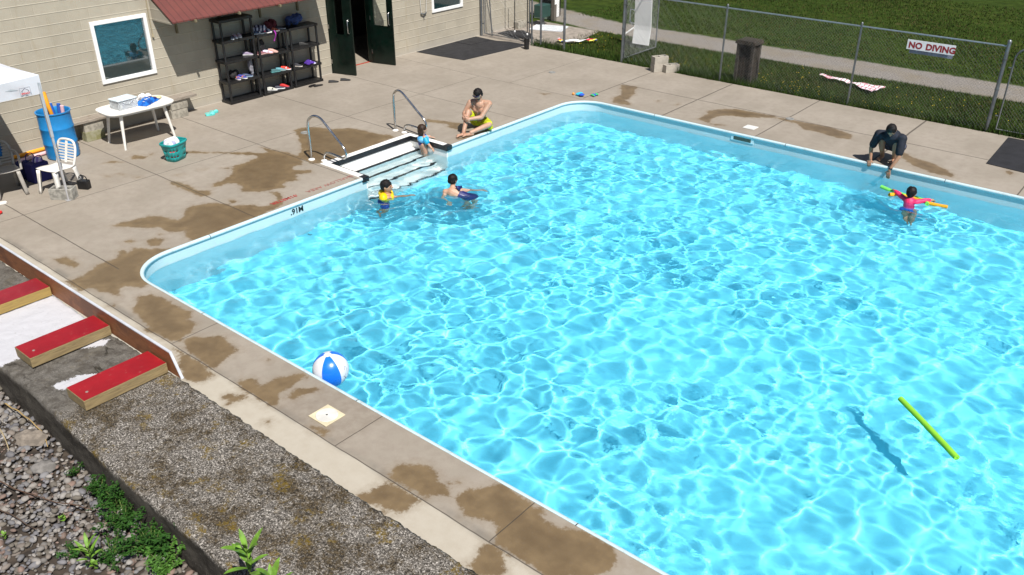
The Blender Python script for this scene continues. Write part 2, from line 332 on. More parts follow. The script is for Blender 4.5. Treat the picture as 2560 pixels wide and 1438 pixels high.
# ------------------------------------------------------------ deck
STAINS=[[(-14.48,10.4),(-14.52,10.64),(-14.26,10.88),(-14.02,10.91),(-13.7,11.24),(-13.54,11.31),(-13.2,11.33),(-12.92,11.39),(-12.7,11.51),(-12.61,11.42),(-12.54,10.79),(-12.48,10.22),(-12.45,9.9),(-12.51,9.66),(-12.63,9.47),(-12.7,9.36),(-12.91,9.46),(-13.14,9.41),(-13.43,9.75),(-13.61,9.9),(-14.15,10.24)],[(-14.18,9.37),(-13.78,9.41),(-13.54,9.49),(-13.17,9.47),(-12.9,9.39),(-12.77,9.26),(-12.82,9.07),(-12.67,8.98),(-12.42,9.18),(-12.31,9.12),(-12.45,8.86),(-12.2,8.71),(-12.27,8.52),(-12.24,8.41),(-12.1,8.39),(-12.13,8.23),(-12.23,8.02),(-12.32,7.88),(-12.51,7.78),(-12.7,7.89),(-12.92,7.91),(-13.04,7.81),(-13.01,7.63),(-13.08,7.54),(-13.2,7.65),(-13.21,7.88),(-13.35,8.12),(-13.58,8.29),(-13.68,8.43),(-13.67,8.67),(-13.73,8.97),(-13.83,9.01),(-14.16,8.82),(-14.46,8.65),(-14.7,8.44),(-15.0,8.2),(-15.09,8.21),(-14.96,8.41),(-14.76,8.48),(-14.43,8.75),(-14.1,9.03),(-13.88,9.13),(-13.82,9.26),(-14.03,9.34)],[(-13.93,7.24),(-13.67,7.32),(-13.37,7.33),(-13.12,7.31),(-13.01,7.43),(-12.88,7.41),(-12.75,7.26),(-12.86,7.16),(-13.1,7.19),(-13.41,7.17),(-13.67,7.15)],[(-12.9,5.59),(-12.86,5.79),(-12.81,6.0),(-12.78,6.17),(-12.61,6.31),(-12.37,6.36),(-12.27,6.42),(-12.34,6.56),(-12.58,6.72),(-12.61,6.88),(-12.48,7.11),(-12.34,7.25),(-12.11,7.29),(-12.02,7.4),(-11.9,7.53),(-11.72,7.56),(-11.66,7.67),(-11.66,7.78),(-11.8,7.98),(-12.11,8.05),(-12.05,8.16),(-11.84,8.08),(-11.48,7.87),(-11.46,7.59),(-11.4,7.29),(-11.36,6.9),(-11.34,6.56),(-11.31,6.24),(-11.41,6.11),(-11.57,6.1),(-11.84,6.25),(-11.87,6.12),(-12.06,6.02),(-12.25,6.05),(-12.36,5.93),(-12.58,5.77)],[(-11.96,5.68),(-11.97,5.8),(-11.86,5.86),(-11.73,5.82),(-11.66,5.67),(-11.74,5.61),(-11.85,5.62)],[(-12.18,5.44),(-12.19,5.52),(-12.08,5.53),(-12.03,5.47),(-12.1,5.41)],[(-15.66,6.94),(-15.67,7.12),(-15.46,7.18),(-15.59,7.03)],[(-15.53,7.36),(-15.63,7.55),(-15.41,7.65),(-15.46,7.82),(-15.4,7.78),(-15.32,7.57),(-15.44,7.39)],[(-15.08,6.64),(-14.94,6.69),(-14.92,6.63)],[(-14.58,6.95),(-14.47,7.02),(-14.45,6.95)],[(-14.96,6.85),(-14.75,6.88),(-14.84,6.82)],[(-14.12,7.47),(-14.01,7.56),(-14.0,7.49)],[(-13.77,8.21),(-13.64,8.31),(-13.65,8.23)],[(-14.02,7.89),(-13.94,7.99),(-13.94,7.9)],[(-12.4,7.39),(-12.34,7.47),(-12.18,7.42),(-12.19,7.34)],[(-12.05,5.92),(-11.98,5.97),(-11.97,5.91)],[(-12.41,4.46),(-12.37,4.59),(-12.22,4.64),(-11.93,4.6),(-11.9,4.52),(-12.14,4.47)],[(-11.6,4.24),(-11.57,4.4),(-11.66,4.62),(-11.76,4.79),(-11.73,5.02),(-11.78,5.13),(-11.98,5.21),(-11.93,5.28),(-11.77,5.25),(-11.88,5.42),(-11.7,5.52),(-11.42,5.75),(-11.37,5.53),(-11.25,5.26),(-10.88,5.03),(-10.61,4.96),(-10.64,4.8),(-10.83,4.69),(-10.79,4.59),(-10.64,4.49),(-10.82,4.47),(-10.94,4.38),(-11.11,4.41),(-11.19,4.21)],[(-10.2,4.43),(-10.27,4.54),(-10.42,4.67),(-10.37,4.8),(-10.09,4.86),(-9.91,4.84),(-9.51,4.88),(-9.38,4.82),(-9.38,4.74),(-9.18,4.74),(-9.02,4.57),(-9.04,4.48),(-8.95,4.37),(-9.05,4.32),(-9.34,4.3),(-9.67,4.33)],[(-8.95,4.4),(-8.96,4.53),(-8.8,4.67),(-8.71,4.79),(-8.56,4.8),(-8.39,4.72),(-8.24,4.74),(-8.21,4.62),(-8.2,4.49),(-8.12,4.35),(-8.16,4.28),(-8.41,4.31),(-8.67,4.31)],[(-8.92,4.28),(-8.69,4.26),(-8.48,4.29),(-8.16,4.25),(-8.04,4.25),(-7.99,4.2),(-8.01,4.05),(-8.07,3.97),(-8.29,3.98),(-8.57,4.12)],[(-9.64,4.24),(-9.52,4.34),(-9.31,4.31),(-9.38,4.26)],[(-10.45,4.26),(-10.47,4.35),(-10.42,4.33),(-10.4,4.26)],[(-7.66,4.29),(-7.69,4.38),(-7.6,4.47),(-7.41,4.44),(-7.39,4.65),(-7.31,4.81),(-7.27,4.91),(-7.15,4.91),(-7.15,4.85),(-7.13,4.61),(-7.11,4.49),(-6.95,4.35),(-6.95,4.28),(-7.08,4.28),(-7.26,4.28),(-7.42,4.27)],[(-7.02,4.54),(-7.06,4.66),(-6.97,4.77),(-6.88,4.85),(-6.85,4.77),(-6.9,4.6),(-6.94,4.51)],[(-7.56,4.06),(-7.55,4.13),(-7.46,4.14),(-7.4,4.26),(-7.33,4.21),(-7.34,4.12),(-7.38,4.05),(-7.4,3.98)],[(-6.39,4.35),(-6.34,4.39),(-6.15,4.39),(-6.16,4.3),(-6.26,4.29)],[(-5.14,4.28),(-5.22,4.39),(-5.22,4.49),(-5.15,4.56),(-5.05,4.66),(-4.93,4.68),(-4.78,4.61),(-4.71,4.57),(-4.55,4.56),(-4.5,4.49),(-4.62,4.43),(-4.63,4.34),(-4.72,4.31),(-4.9,4.32),(-5.02,4.31)],[(-5.19,3.91),(-5.15,4.06),(-5.12,4.2),(-5.03,4.28),(-4.83,4.29),(-4.65,4.28),(-4.7,4.24),(-4.68,4.16),(-4.7,4.0),(-4.83,4.02),(-4.79,3.92),(-4.84,3.92),(-4.91,3.97),(-5.0,3.92),(-5.1,3.9)],[(-6.82,4.05),(-6.79,4.12),(-6.77,4.08)],[(-7.82,4.82),(-7.77,4.86),(-7.76,4.82)],[(-4.62,4.64),(-4.56,4.72),(-4.54,4.68)],[(-4.44,4.48),(-4.46,4.54),(-4.47,4.61),(-4.43,4.69),(-4.35,4.76),(-4.33,4.83),(-4.26,4.91),(-4.18,4.95),(-4.07,4.95),(-3.92,4.93),(-3.78,4.91),(-3.68,4.96),(-3.65,4.93),(-3.69,4.84),(-3.59,4.81),(-3.41,4.85),(-3.33,4.9),(-3.2,4.95),(-3.02,4.93),(-2.92,4.93),(-2.83,4.84),(-2.79,4.71),(-2.82,4.6),(-3.2,4.29),(-3.37,4.31),(-3.53,4.3),(-3.74,4.31),(-3.85,4.36),(-3.88,4.46),(-3.99,4.49),(-4.1,4.44),(-4.21,4.37),(-4.29,4.43)],[(-3.79,3.94),(-3.83,4.26),(-3.73,4.3),(-3.68,4.27),(-3.59,4.27),(-3.56,4.2),(-3.48,4.05),(-3.65,3.91)],[(-2.67,4.9),(-2.64,4.93),(-2.65,4.89)],[(-11.24,17.63),(-10.79,17.72),(-10.74,17.42),(-10.54,17.15),(-10.51,16.86),(-10.41,16.73),(-10.45,16.59),(-10.13,16.35),(-10.36,16.26),(-10.59,16.27),(-10.75,16.55),(-10.74,16.87),(-10.98,17.22)],[(-8.49,16.39),(-8.5,16.84),(-8.6,17.04),(-8.46,17.35),(-8.18,17.58),(-7.29,17.66),(-7.24,17.56),(-7.67,17.21),(-8.15,17.0),(-8.23,16.88),(-8.26,16.49),(-8.14,16.32),(-7.84,16.4),(-7.98,16.24)],[(-12.31,15.79),(-12.11,15.9),(-12.11,15.74)],[(-9.87,16.98),(-9.84,17.1),(-9.81,16.97)],[(-9.37,16.98),(-9.38,17.18),(-9.34,16.96)],[(-7.42,17.55),(-7.0,17.63),(-6.56,17.64),(-6.1,17.67),(-5.54,17.47),(-5.49,17.19),(-5.7,17.09),(-6.16,17.2),(-6.48,17.19),(-6.69,17.44),(-7.16,17.49)],[(-4.46,17.14),(-4.32,17.03),(-4.12,16.86),(-3.93,16.86),(-3.68,16.74),(-3.44,16.57),(-3.22,16.31),(-3.35,16.3),(-3.55,16.28),(-3.76,16.31),(-3.62,16.37),(-3.8,16.38),(-4.03,16.45),(-4.23,16.66),(-4.33,16.74)],[(-12.91,12.54),(-12.92,12.7),(-12.55,12.84),(-12.19,12.95),(-11.78,12.78),(-11.85,12.64),(-12.22,12.58),(-12.33,12.75),(-12.74,12.58)],[(-11.55,12.14),(-11.53,12.57),(-11.37,12.78),(-11.4,12.51),(-11.45,12.15)],[(-2.62,17.14),(-2.52,17.06),(-2.53,17.27),(-2.63,17.35)]]

def sdf_polys(px, py, polys):
    best = np.full(px.shape, -1.0)
    for poly in polys:
        P = np.array(poly); mn = P.min(0)-.4; mx = P.max(0)+.4
        sel = np.where((px > mn[0]) & (px < mx[0]) & (py > mn[1]) & (py < mx[1]))[0]
        if len(sel) == 0: continue
        x = px[sel]; y = py[sel]; ins = np.zeros(len(sel), bool); dd = np.full(len(sel), 9.)
        for i in range(len(P)):
            a = P[i-1]; b = P[i]; e = b-a
            t = np.clip(((x-a[0])*e[0]+(y-a[1])*e[1])/max(1e-9, e@e), 0, 1)
            dd = np.minimum(dd, np.hypot(x-a[0]-t*e[0], y-a[1]-t*e[1]))
            c = (a[1] > y) != (b[1] > y)
            with np.errstate(divide='ignore', invalid='ignore'): xi = (b[0]-a[0])*(y-a[1])/(b[1]-a[1] if b[1] != a[1] else 1e-9)+a[0]
            ins ^= c & (x < xi)
        best[sel] = np.maximum(best[sel], np.where(ins, dd, -dd))
    return best
def deckmat():
    k = NT('deck_concrete'); p = k.wpos(); sp = k.n('SeparateXYZ', {0: p}); x, y = sp.outputs[0], sp.outputs[1]
    n1 = k.noise(.9, 5, .6, p); n2 = k.noise(7, 5, .65, p); n3 = k.noise(70, 3, .7, p)
    c = k.mix(k.ramp(n1, .3, .7), (.305, .270, .226), (.252, .222, .182))
    c = k.mix(k.ramp(n2, .35, .75, 0, .45), c, (.215, .178, .148))
    st = k.noise(2.2, 4, .6, k.n('Mapping', {'Vector': p, 'Scale': (1., .22, 1.), 'Rotation': (0, 0, .5)}).outputs[0])
    c = k.mix(k.ramp(st, .5, .75, 0, .3), c, (.35, .31, .27))
    c = k.mix(k.ramp(n3, .58, .8, 0, .3), c, (.13, .11, .09))
    # strip beside the retaining wall is paler
    strip = k.math('LESS_THAN', y, 4.285)
    c = k.mix(strip, c, k.mix(k.ramp(n2, .3, .8, 0, .6), (.41, .375, .315), (.35, .31, .25)))
    # grime along the strip edge and random dark grime
    gr = k.math('MULTIPLY', k.ramp(k.math('ABSOLUTE', k.math('SUBTRACT', y, 4.31)), 0., .09, 1, 0), k.ramp(k.noise(1.7, 4, .6, p), .42, .6))
    c = k.mix(k.math('MULTIPLY', gr, .55), c, (.13, .12, .105))
    patch = k.math('MULTIPLY', k.ramp(k.math('ABSOLUTE', k.math('ADD', x, 6.4)), .45, .6, 1, 0), k.math('MULTIPLY', k.math('LESS_THAN', y, 4.95), k.math('GREATER_THAN', y, 4.29)))
    c = k.mix(k.math('MULTIPLY', patch, k.ramp(n2, .3, .7, .1, .6)), c, (.20, .165, .13))
    # wet patches
    at_ = k.n('Attribute', attribute_name='wet').outputs['Fac']
    edge = k.math('ADD', at_, k.math('MULTIPLY', k.math('SUBTRACT', k.noise(7, 7, .75, p), .5), .24))
    edge = k.math('ADD', edge, k.math('MULTIPLY', k.math('SUBTRACT', k.noise(45, 4, .7, p), .5), .05))
    wet = k.ramp(edge, -.022, .028)
    wc = k.mix(k.ramp(k.noise(3.5, 5, .65, p), .3, .7), (.195, .140, .078), (.140, .098, .054))
    wc = k.mix(k.ramp(k.noise(28, 4, .7, p), .5, .75, 0, .5), wc, (.20, .155, .105))
    core = k.ramp(edge, .06, .2); wc = k.mix(k.math('MULTIPLY', core, .28), wc, (.07, .048, .028)); halo = k.ramp(edge, -.12, -.01, 0, .3); c = k.mix(halo, c, (.22, .175, .125)); c = k.mix(wet, c, wc)
    # joints
    def line(v, at0, wd, lo=None, lov=None, hi=None, hiv=None):
        m = k.ramp(k.math('ABSOLUTE', k.math('SUBTRACT', v, at0)), wd*.5, wd, 1, 0)
        if lo is not None: m = k.math('MULTIPLY', m, k.math('GREATER_THAN', lov, lo))
        if hi is not None: m = k.math('MULTIPLY', m, k.math('LESS_THAN', hiv, hi))
        return m
    wx = k.math('ADD', x, k.math('MULTIPLY', k.math('SUBTRACT', k.noise(1.2, 3, .6, p), .5), .035)); wy = k.math('ADD', y, k.math('MULTIPLY', k.math('SUBTRACT', k.noise(1.4, 3, .6, p), .5), .035))
    J = []
    for v in (4.9, 7.25, 9.42, 11.74): J.append(line(wy, v, .012, None, None, X0, x))
    J.append(line(wy, 13.97, .011, None, None, X0, x)); J.append(line(wy, 16.02, .009, None, None, -11.27, x)); J.append(line(wy, 17.67, .018, -11.27, x))
    J.append(line(wx, -14.38, .010, None, None, 16.02, y)); J.append(line(wx, -13.4, .008, 16.02, y)); J.append(line(wx, -11.27, .016, 16.1, y))
    J.append(line(wx, -9.2, .02, 16.1, y)); J.append(line(wx, -7.03, .016, 16.1, y)); J.append(line(wx, -4.7, .024, 16.1, y)); J.append(line(wx, -2.2, .016, 16.1, y))
    J.append(line(wy, 4.285, .009))
    for v in (-9.0, -5.93, -3.83, -1.5): J.append(line(wx, v, .008, 4.285, y, 4.96, y))
    j = J[0]
    for q in J[1:]: j = k.math('MAXIMUM', j, q)
    c = k.mix(k.math('MULTIPLY', j, .8), c, (.06, .05, .04))
    k.bs(Base_Color=c, Roughness=k.mix(wet, (.85,)*3, (.38,)*3), Specular_IOR_Level=.35)
    h = k.math('SUBTRACT', k.math('ADD', k.math('MULTIPLY', n3, .35), n2), k.math('MULTIPLY', j, 3.))
    k.bs(Normal=k.bump(h, .35, .004)); return k.m
def gridpart(mb, xa, ya, xb, yb, d):
    nx = max(1, int(round((xb-xa)/d))); ny = max(1, int(round((yb-ya)/d))); mb.sheet(lambda u, v: (xa+(xb-xa)*u, ya+(yb-ya)*v, 0.), nx, ny)
def build_deck():
    mb = MB(); e = .016
    fx, fy0, fy1 = SX0-.14, SY0-.12, SY1+.12
    gridpart(mb, -17.4, 3.2, -10.5, Y0-e, .05); gridpart(mb, -10.5, 3.2, 1.0, Y0-e, .05); gridpart(mb, 1.0, 3.2, 14, Y0-e, .6)
    gridpart(mb, -17.4, Y0-e, fx, 12.6, .055); gridpart(mb, -17.4, 12.6, fx, Y1+e, .09)
    gridpart(mb, fx, Y0-e, X0-e, fy0, .05); gridpart(mb, fx, fy1, X0-e, Y1+e, .06)
    gridpart(mb, -17.4, Y1+e, -11.6, 19.4, .11); gridpart(mb, -11.6, Y1+e, -1.0, 19.4, .055); gridpart(mb, -1.0, Y1+e, 14, 19.4, .6)
    gridpart(mb, X1, Y0-e, 14, Y1+e, .6); gridpart(mb, -17.4, -3, -12.2, 3.2, .2)
    for cy, a0, ky in ((Y0+RC, 180, Y0-e), (Y1-RC, 90, Y1+e)):    # corner fillets
        A = arc(X0+RC, cy, RC+.016, a0, a0+90, 14); C0 = (X0-e, ky)
        mb.add([(C0[0], C0[1], 0)] + [(x, y, 0) for x, y in A], [(0, i+1, i+2) if True else 0 for i in range(14)])
    V = np.array(mb.v); wet = sdf_polys(V[:,0], V[:,1], STAINS)
    o = mb.build('deck', deckmat()); struct(o); tag(o, 'sunlit beige concrete pool deck with wet brown patches')
    a = o.data.attributes.new('wet', 'FLOAT', 'POINT'); a.data.foreach_set('value', np.clip(wet, -.4, .4).astype(np.float32))
    # slab edge facing the grass
    m2 = MB(); m2.box(-17.4, 19.36, -.15, 14, 19.40, -.004); m2.build('slab_edge', mat('slab_edge', (.24,.2,.16), .9), o)
    return o
deck = build_deck()
m_red_paint = mat('faded_red_paint', (.34, .09, .075), .8, var=.35, scale=25)
mp = Matrix.Translation((-11.66, 9.47, .004)) @ rotz(R(-90))
t1 = text('painted_words', 'SHALLOW AREA', .13, m_red_paint, deck, mp, bold=-.001, space=1.08)
t2 = text('painted_words', '.91METER', .13, mat('red_paint', (.36,.04,.035), .8, var=.2, scale=25), deck, Matrix.Translation((-11.69, 8.28, .004)) @ rotz(R(-90)), bold=.002, space=1.0)

# ------------------------------------------------------------ ground beyond the deck
def fieldmat():
    k = NT('field'); p = k.wpos(); sp = k.n('SeparateXYZ', {0: p}); x, y = sp.outputs[0], sp.outputs[1]
    n1 = k.noise(.35, 5, .6, p); n2 = k.noise(3, 5, .65, p); n3 = k.noise(25, 5, .75, p)
    g = k.mix(k.ramp(n1, .3, .7), (.034, .064, .008), (.050, .074, .010))
    g = k.mix(k.ramp(n2, .35, .7), g, (.015, .030, .003)); g = k.mix(k.ramp(n3, .4, .75, 0, .6), g, (.035, .050, .007))
    dry = k.ramp(k.noise(.9, 5, .7, p), .6, .72); g = k.mix(k.math('MULTIPLY', dry, .5), g, (.16, .13, .06))
    edge = k.math('MULTIPLY', k.math('SUBTRACT', k.noise(2.5, 5, .7, p), .5), .5)
    cy = k.math('ADD', 22.95, k.math('MULTIPLY', k.math('MAXIMUM', k.math('SUBTRACT', -15.5, x), 0), .25))
    dist = k.math('ADD', k.math('ABSOLUTE', k.math('SUBTRACT', y, cy)), edge)
    tr = k.ramp(dist, .62, .82, 1, 0)
    gr = k.mix(k.ramp(k.noise(40, 4, .8, p), .35, .65), (.15,.138,.126), (.32,.295,.27))
    gr = k.mix(k.ramp(k.noise(1.1, 4, .6, p), .4, .7, 0, .5), gr, (.22, .18, .12))
    c = k.mix(tr, g, gr)
    k.bs(Base_Color=c, Roughness=.95, Specular_IOR_Level=.1)
    k.bs(Normal=k.bump(k.math('ADD', n3, n2), .8, .04)); return k.m
mb = MB()
for a in ((-300, 19.40, 300, 500), (-300, -300, -17.5, 19.40), (14, -300, 300, 19.40), (-17.5, -300, 14, -8)):
    mb.add([(a[0],a[1],-.02),(a[2],a[1],-.02),(a[2],a[3],-.02),(a[0],a[3],-.02)], [(0,1,2,3)])
o = mb.build('grass_field', fieldmat()); struct(o); tag(o, 'mown green field crossed by a grey gravel track beyond the fence')
def blades(name, n, reg, h, wd, cols, label, dens=None, cat=None):
    r = nrg; X = r.uniform(reg[0], reg[2], n); Y = r.uniform(reg[1], reg[3], n)
    if dens is not None: s = r.random(n) < dens(X, Y); X = X[s]; Y = Y[s]
    n = len(X); H = h*r.uniform(.4, 1.3, n); A = r.uniform(0, 6.28, n); L = H*r.uniform(.1, .9, n); B = r.uniform(0, 6.28, n); W = wd*r.uniform(.6, 1.4, n)
    v0 = np.stack([X-W*np.cos(A), Y-W*np.sin(A), np.full(n, -.02)], -1); v1 = np.stack([X+W*np.cos(A), Y+W*np.sin(A), np.full(n, -.02)], -1)
    v2 = np.stack([X+L*np.cos(B), Y+L*np.sin(B), H], -1)
    V = np.stack([v0, v1, v2], 1).reshape(-1, 3); me = bpy.data.meshes.new(name); me.vertices.add(3*n); me.vertices.foreach_set('co', V.astype(np.float32).ravel())
    me.loops.add(3*n); me.loops.foreach_set('vertex_index', np.arange(3*n, dtype=np.int32)); me.polygons.add(n); me.polygons.foreach_set('loop_start', np.arange(0, 3*n, 3, dtype=np.int32))
    ci = r.integers(0, len(cols), n); me.polygons.foreach_set('material_index', ci.astype(np.int32)); me.update(calc_edges=True)
    for c in cols: me.materials.append(c)
    o = bpy.data.objects.new(name, me); COL.objects.link(o); tag(o, label, 'grass', kind='stuff'); return o
gm = [mat('blade_a', (.033,.070,.008), .7, var=.3, spec=.2), mat('blade_b', (.053,.088,.014), .7, var=.3, spec=.2), mat('blade_c', (.013,.032,.003), .7, var=.3, spec=.2), mat('blade_dry', (.075,.065,.022), .8, var=.3, spec=.2)]
def nfun(X, Y, f, s): return .5+.25*(np.sin(X*f+s)+np.sin(Y*f*1.3+s*2+X*.7))*np.cos(X*f*.37-Y*f*.53+s)
blades('grass_verge', 90000, (-15.1, 19.40, 1.5, 22.2), .055, .007, gm, 'short rough grass between the deck edge and the gravel track', lambda X, Y: np.clip(nfun(X,Y,2.3,1.), .25, 1)*(Y < 22.15))
blades('tall_grass', 26000, (-15.4, 19.38, 1.5, 19.95), .17, .007, gm[:3]+[gm[0]], 'taller tufty grass growing along the fence line', lambda X, Y: np.clip(nfun(X,Y,3.1,4.)*1.3-.2 + (np.abs(X+9.4)<1.2)*.4 + (X<-14.6)*.7, .12, 1)*np.exp(-((Y-19.42)/.3)**2))
blades('field_grass', 90000, (-17, 23.8, 1.5, 34), .032, .014, gm, 'mown green grass of the far field', lambda X, Y: np.clip(nfun(X,Y,1.3,2.), .3, 1))
# dandelions: countless yellow specks
mb = MB(); yel = mat('dandelion', (.75,.55,.01), .7); r = random.Random(3)
for i in range(380):
    x = r.uniform(-15, 0); y = 19.5+abs(r.gauss(0, .9))
    if x < -13: y = r.uniform(19.6, 21.9)
    if math.sin(x*2.1)+math.sin(y*3+x) < -.2: continue
    if y > 22: continue
    mb.ell((x, y, r.uniform(.05, .13)), (.010, .010, .006), nu=6, nv=4)
o = mb.build('dandelions', yel); tag(o, 'tiny yellow dandelion flowers scattered in the grass verge', 'flowers', kind='stuff')
wh = mat('clover_white', (.75,.75,.7), .8)

# ------------------------------------------------------------ building
WX = -17.4
def blockmat():
    k = NT('painted_block'); p = k.wpos(); sp = k.n('SeparateXYZ', {0: p})
    uv = k.n('CombineXYZ', {0: sp.outputs[1], 1: k.math('ADD', sp.outputs[2], .0), 2: 0.})
    br = k.n('TexBrick', {'Vector': uv, 'Color1': (.8,.8,.8), 'Color2': (1.,1.,1.), 'Mortar': (1.08,1.08,1.06), 'Scale': 1., 'Mortar Size': .006, 'Mortar Smooth': .3, 'Brick Width': .405, 'Row Height': .203}, offset=.5)
    rows = k.math('PINGPONG', sp.outputs[2], .1015); rl = k.ramp(rows, 0., .013, 1, 0)
    n = k.noise(1.3, 5, .65, p); n2 = k.noise(6, 5, .65, p)
    c = k.mix(k.ramp(n, .3, .7), (.43, .39, .315), (.37, .335, .27))
    st = k.noise(2.0, 5, .7, k.n('Mapping', {'Vector': p, 'Scale': (1, 2.5, .5)}).outputs[0])
    c = k.mix(k.ramp(st, .52, .75, 0, .55), c, (.33, .275, .19))
    c = k.mix(k.ramp(n2, .6, .8, 0, .5), c, (.53, .48, .38))
    c = k.mix(.35, c, k.mix(1., c, br.outputs[0], 'MULTIPLY'))
    c = k.mix(k.math('MULTIPLY', rl, .34), c, (.57, .53, .44))
    base = k.ramp(k.math('ADD', sp.outputs[2], k.math('MULTIPLY', n2, .25)), .12, .35, .45, 0); c = k.mix(base, c, (.36, .34, .31))
    crack = k.ramp(k.noise(9, 6, .8, p, 2.), .66, .69); c = k.mix(k.math('MULTIPLY', crack, .35), c, (.15,.12,.08))
    k.bs(Base_Color=c, Roughness=.75, Specular_IOR_Level=.3)
    k.bs(Normal=k.bump(k.math('ADD', k.math('ADD', k.math('MULTIPLY', rl, 1.4), k.math('MULTIPLY', br.outputs[1], .5)), k.math('MULTIPLY', k.noise(50, 3, .6, p), .5)), .6, .006)); return k.m
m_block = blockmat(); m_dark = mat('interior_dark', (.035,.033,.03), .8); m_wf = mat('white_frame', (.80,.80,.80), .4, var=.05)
m_green = mat('door_green', (.001,.008,.005), .35, var=.35, scale=4); m_steel = mat('brushed_steel', (.55,.55,.55), .3, 1.)
bld = thing('pool_building', 'long cream painted concrete block building beside the pool', 'building', (WX, 12, 0))
BI = Matrix.Translation((-WX, -12, 0))   # world -> local
def wbox(mb, *a, mi=0): return mb.box(*a, M=BI, mi=mi)
mb = MB(); T = .2; HT = 3.4; ya, yb = -3., 21.8
W1 = (8.05, 9.24, .94, 2.16); W2 = (17.48, 18.72, .93, 2.1); D = (13.86, 15.27, 0., 2.12)
ys = [ya, W1[0], W1[1], D[0], D[1], W2[0], W2[1], yb]
for i in range(0, 8, 2): wbox(mb, WX-T, ys[i], -.3, WX, ys[i+1], HT)
for a, b, z0, z1 in (W1, D, W2):
    wbox(mb, WX-T, a, z1, WX, b, HT)
    if z0 > 0: wbox(mb, WX-T, a, -.3, WX, b, z0)
wbox(mb, -24, yb-T, -.3, WX-T, yb, HT); wbox(mb, -24, ya, -.3, WX-T, ya+T, HT)
mb.build('wall', m_block, bld)
mb = MB(); wbox(mb, -24, ya-.2, HT, WX+.25, yb+.2, HT+.25); mb.build('roof', mat('roof_grey', (.25,.25,.25), .8), bld)
mb = MB(); wbox(mb, -23.9, ya+T, -.02, WX-T, yb-T, -.008); wbox(mb, WX-T, D[0], -.02, WX, D[1], -.002); mb.build('floor', mat('indoor_floor', (.30,.26,.21), .6), bld)
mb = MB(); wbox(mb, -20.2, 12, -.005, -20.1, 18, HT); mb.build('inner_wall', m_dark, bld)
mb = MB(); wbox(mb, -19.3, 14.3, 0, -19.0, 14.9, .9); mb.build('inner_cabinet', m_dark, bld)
mb = MB(); wbox(mb, WX-.19, D[0]+.01, -.002, WX-.12, D[1]-.01, .004); mb.build('threshold', mat('threshold_red', (.35,.05,.03), .7), bld)
m_glass = NT('window_glass'); m_glass.bs(Base_Color=(.012,.03,.035), Roughness=.03, IOR=1.75, Specular_IOR_Level=1.); m_glass = m_glass.m
for a, b, z0, z1 in (W1, W2):
    mb = MB(); t = .075
    wbox(mb, WX-.06, a, z0, WX+.03, b, z0+t); wbox(mb, WX-.06, a, z1-t, WX+.03, b, z1); wbox(mb, WX-.06, a, z0+t, WX+.03, a+t, z1-t); wbox(mb, WX-.06, b-t, z0+t, WX+.03, b, z1-t)
    f = mb.build('window', m_wf, bld, bevel=.006)
    mb = MB(); wbox(mb, WX-.03, a+t, z0+t, WX-.018, b-t, z1-t); mb.build('pane', m_glass, f)
    mb = MB(); wbox(mb, WX-.014, b-t-.028, z0+t, WX-.006, b-t-.012, z1-t); mb.build('seal', m_steel, f)
# door frame and leaves
mb = MB(); wbox(mb, WX-.14, D[0], 0, WX+.015, D[0]+.05, D[3]); wbox(mb, WX-.14, D[1]-.05, 0, WX+.015, D[1], D[3]); wbox(mb, WX-.14, D[0]+.05, D[3]-.05, WX+.015, D[1]-.05, D[3])
mb.build('door_frame', m_green, bld, bevel=.004)
def leaf(hy, ang, sgn, pane):
    # leaf hinged at (WX+.02, hy); local x along leaf, y thickness
    M = BI @ at(WX+.025, hy, 0, R(ang)); L = .66; t = .045
    mb = MB(); px0, px1, pz0, pz1 = pane
    for (a, b, c, d) in ((0, .012, L, pz0), (0, pz1, L, 2.05), (0, pz0, px0, pz1), (px1, pz0, L, pz1)): mb.box(a, -t/2, b, c, t/2, d, M)
    lf = mb.build('door', m_green, bld, bevel=.003)
    g = NT('door_glass'); g.bs(Base_Color=(.9,.95,.93), Roughness=.02, Transmission_Weight=1., IOR=1.05); mb = MB(); mb.box(px0, -.004, pz0, px1, .004, pz1, M); mb.build('pane', g.m, lf)
    mb = MB()
    mb.tube([M @ Vector(q) for q in ((L-.09, -sgn*(t/2), 1.02), (L-.09, -sgn*(t/2+.05), 1.05), (L-.09, -sgn*(t/2+.05), 1.32), (L-.09, -sgn*(t/2), 1.35))], .011, 8)
    mb.tube([M @ Vector(q) for q in ((L-.09, sgn*(t/2), 1.02), (L-.09, sgn*(t/2+.04), 1.05), (L-.09, sgn*(t/2+.04), 1.3), (L-.09, sgn*(t/2), 1.33))], .011, 8)
    mb.build('handle', m_steel, lf, smooth=60)
    for z in (.25, 1.1, 1.85): mb = MB(); mb.box(-.02, -t/2-.01, z, .01, t/2+.01, z+.1, M); mb.build('hinge', m_steel, lf)
leaf(D[0]+.03, 17, 1, (.2, .42, .98, 1.85)); leaf(D[1]-.03, 15, -1, (.1, .5, .98, 1.85))
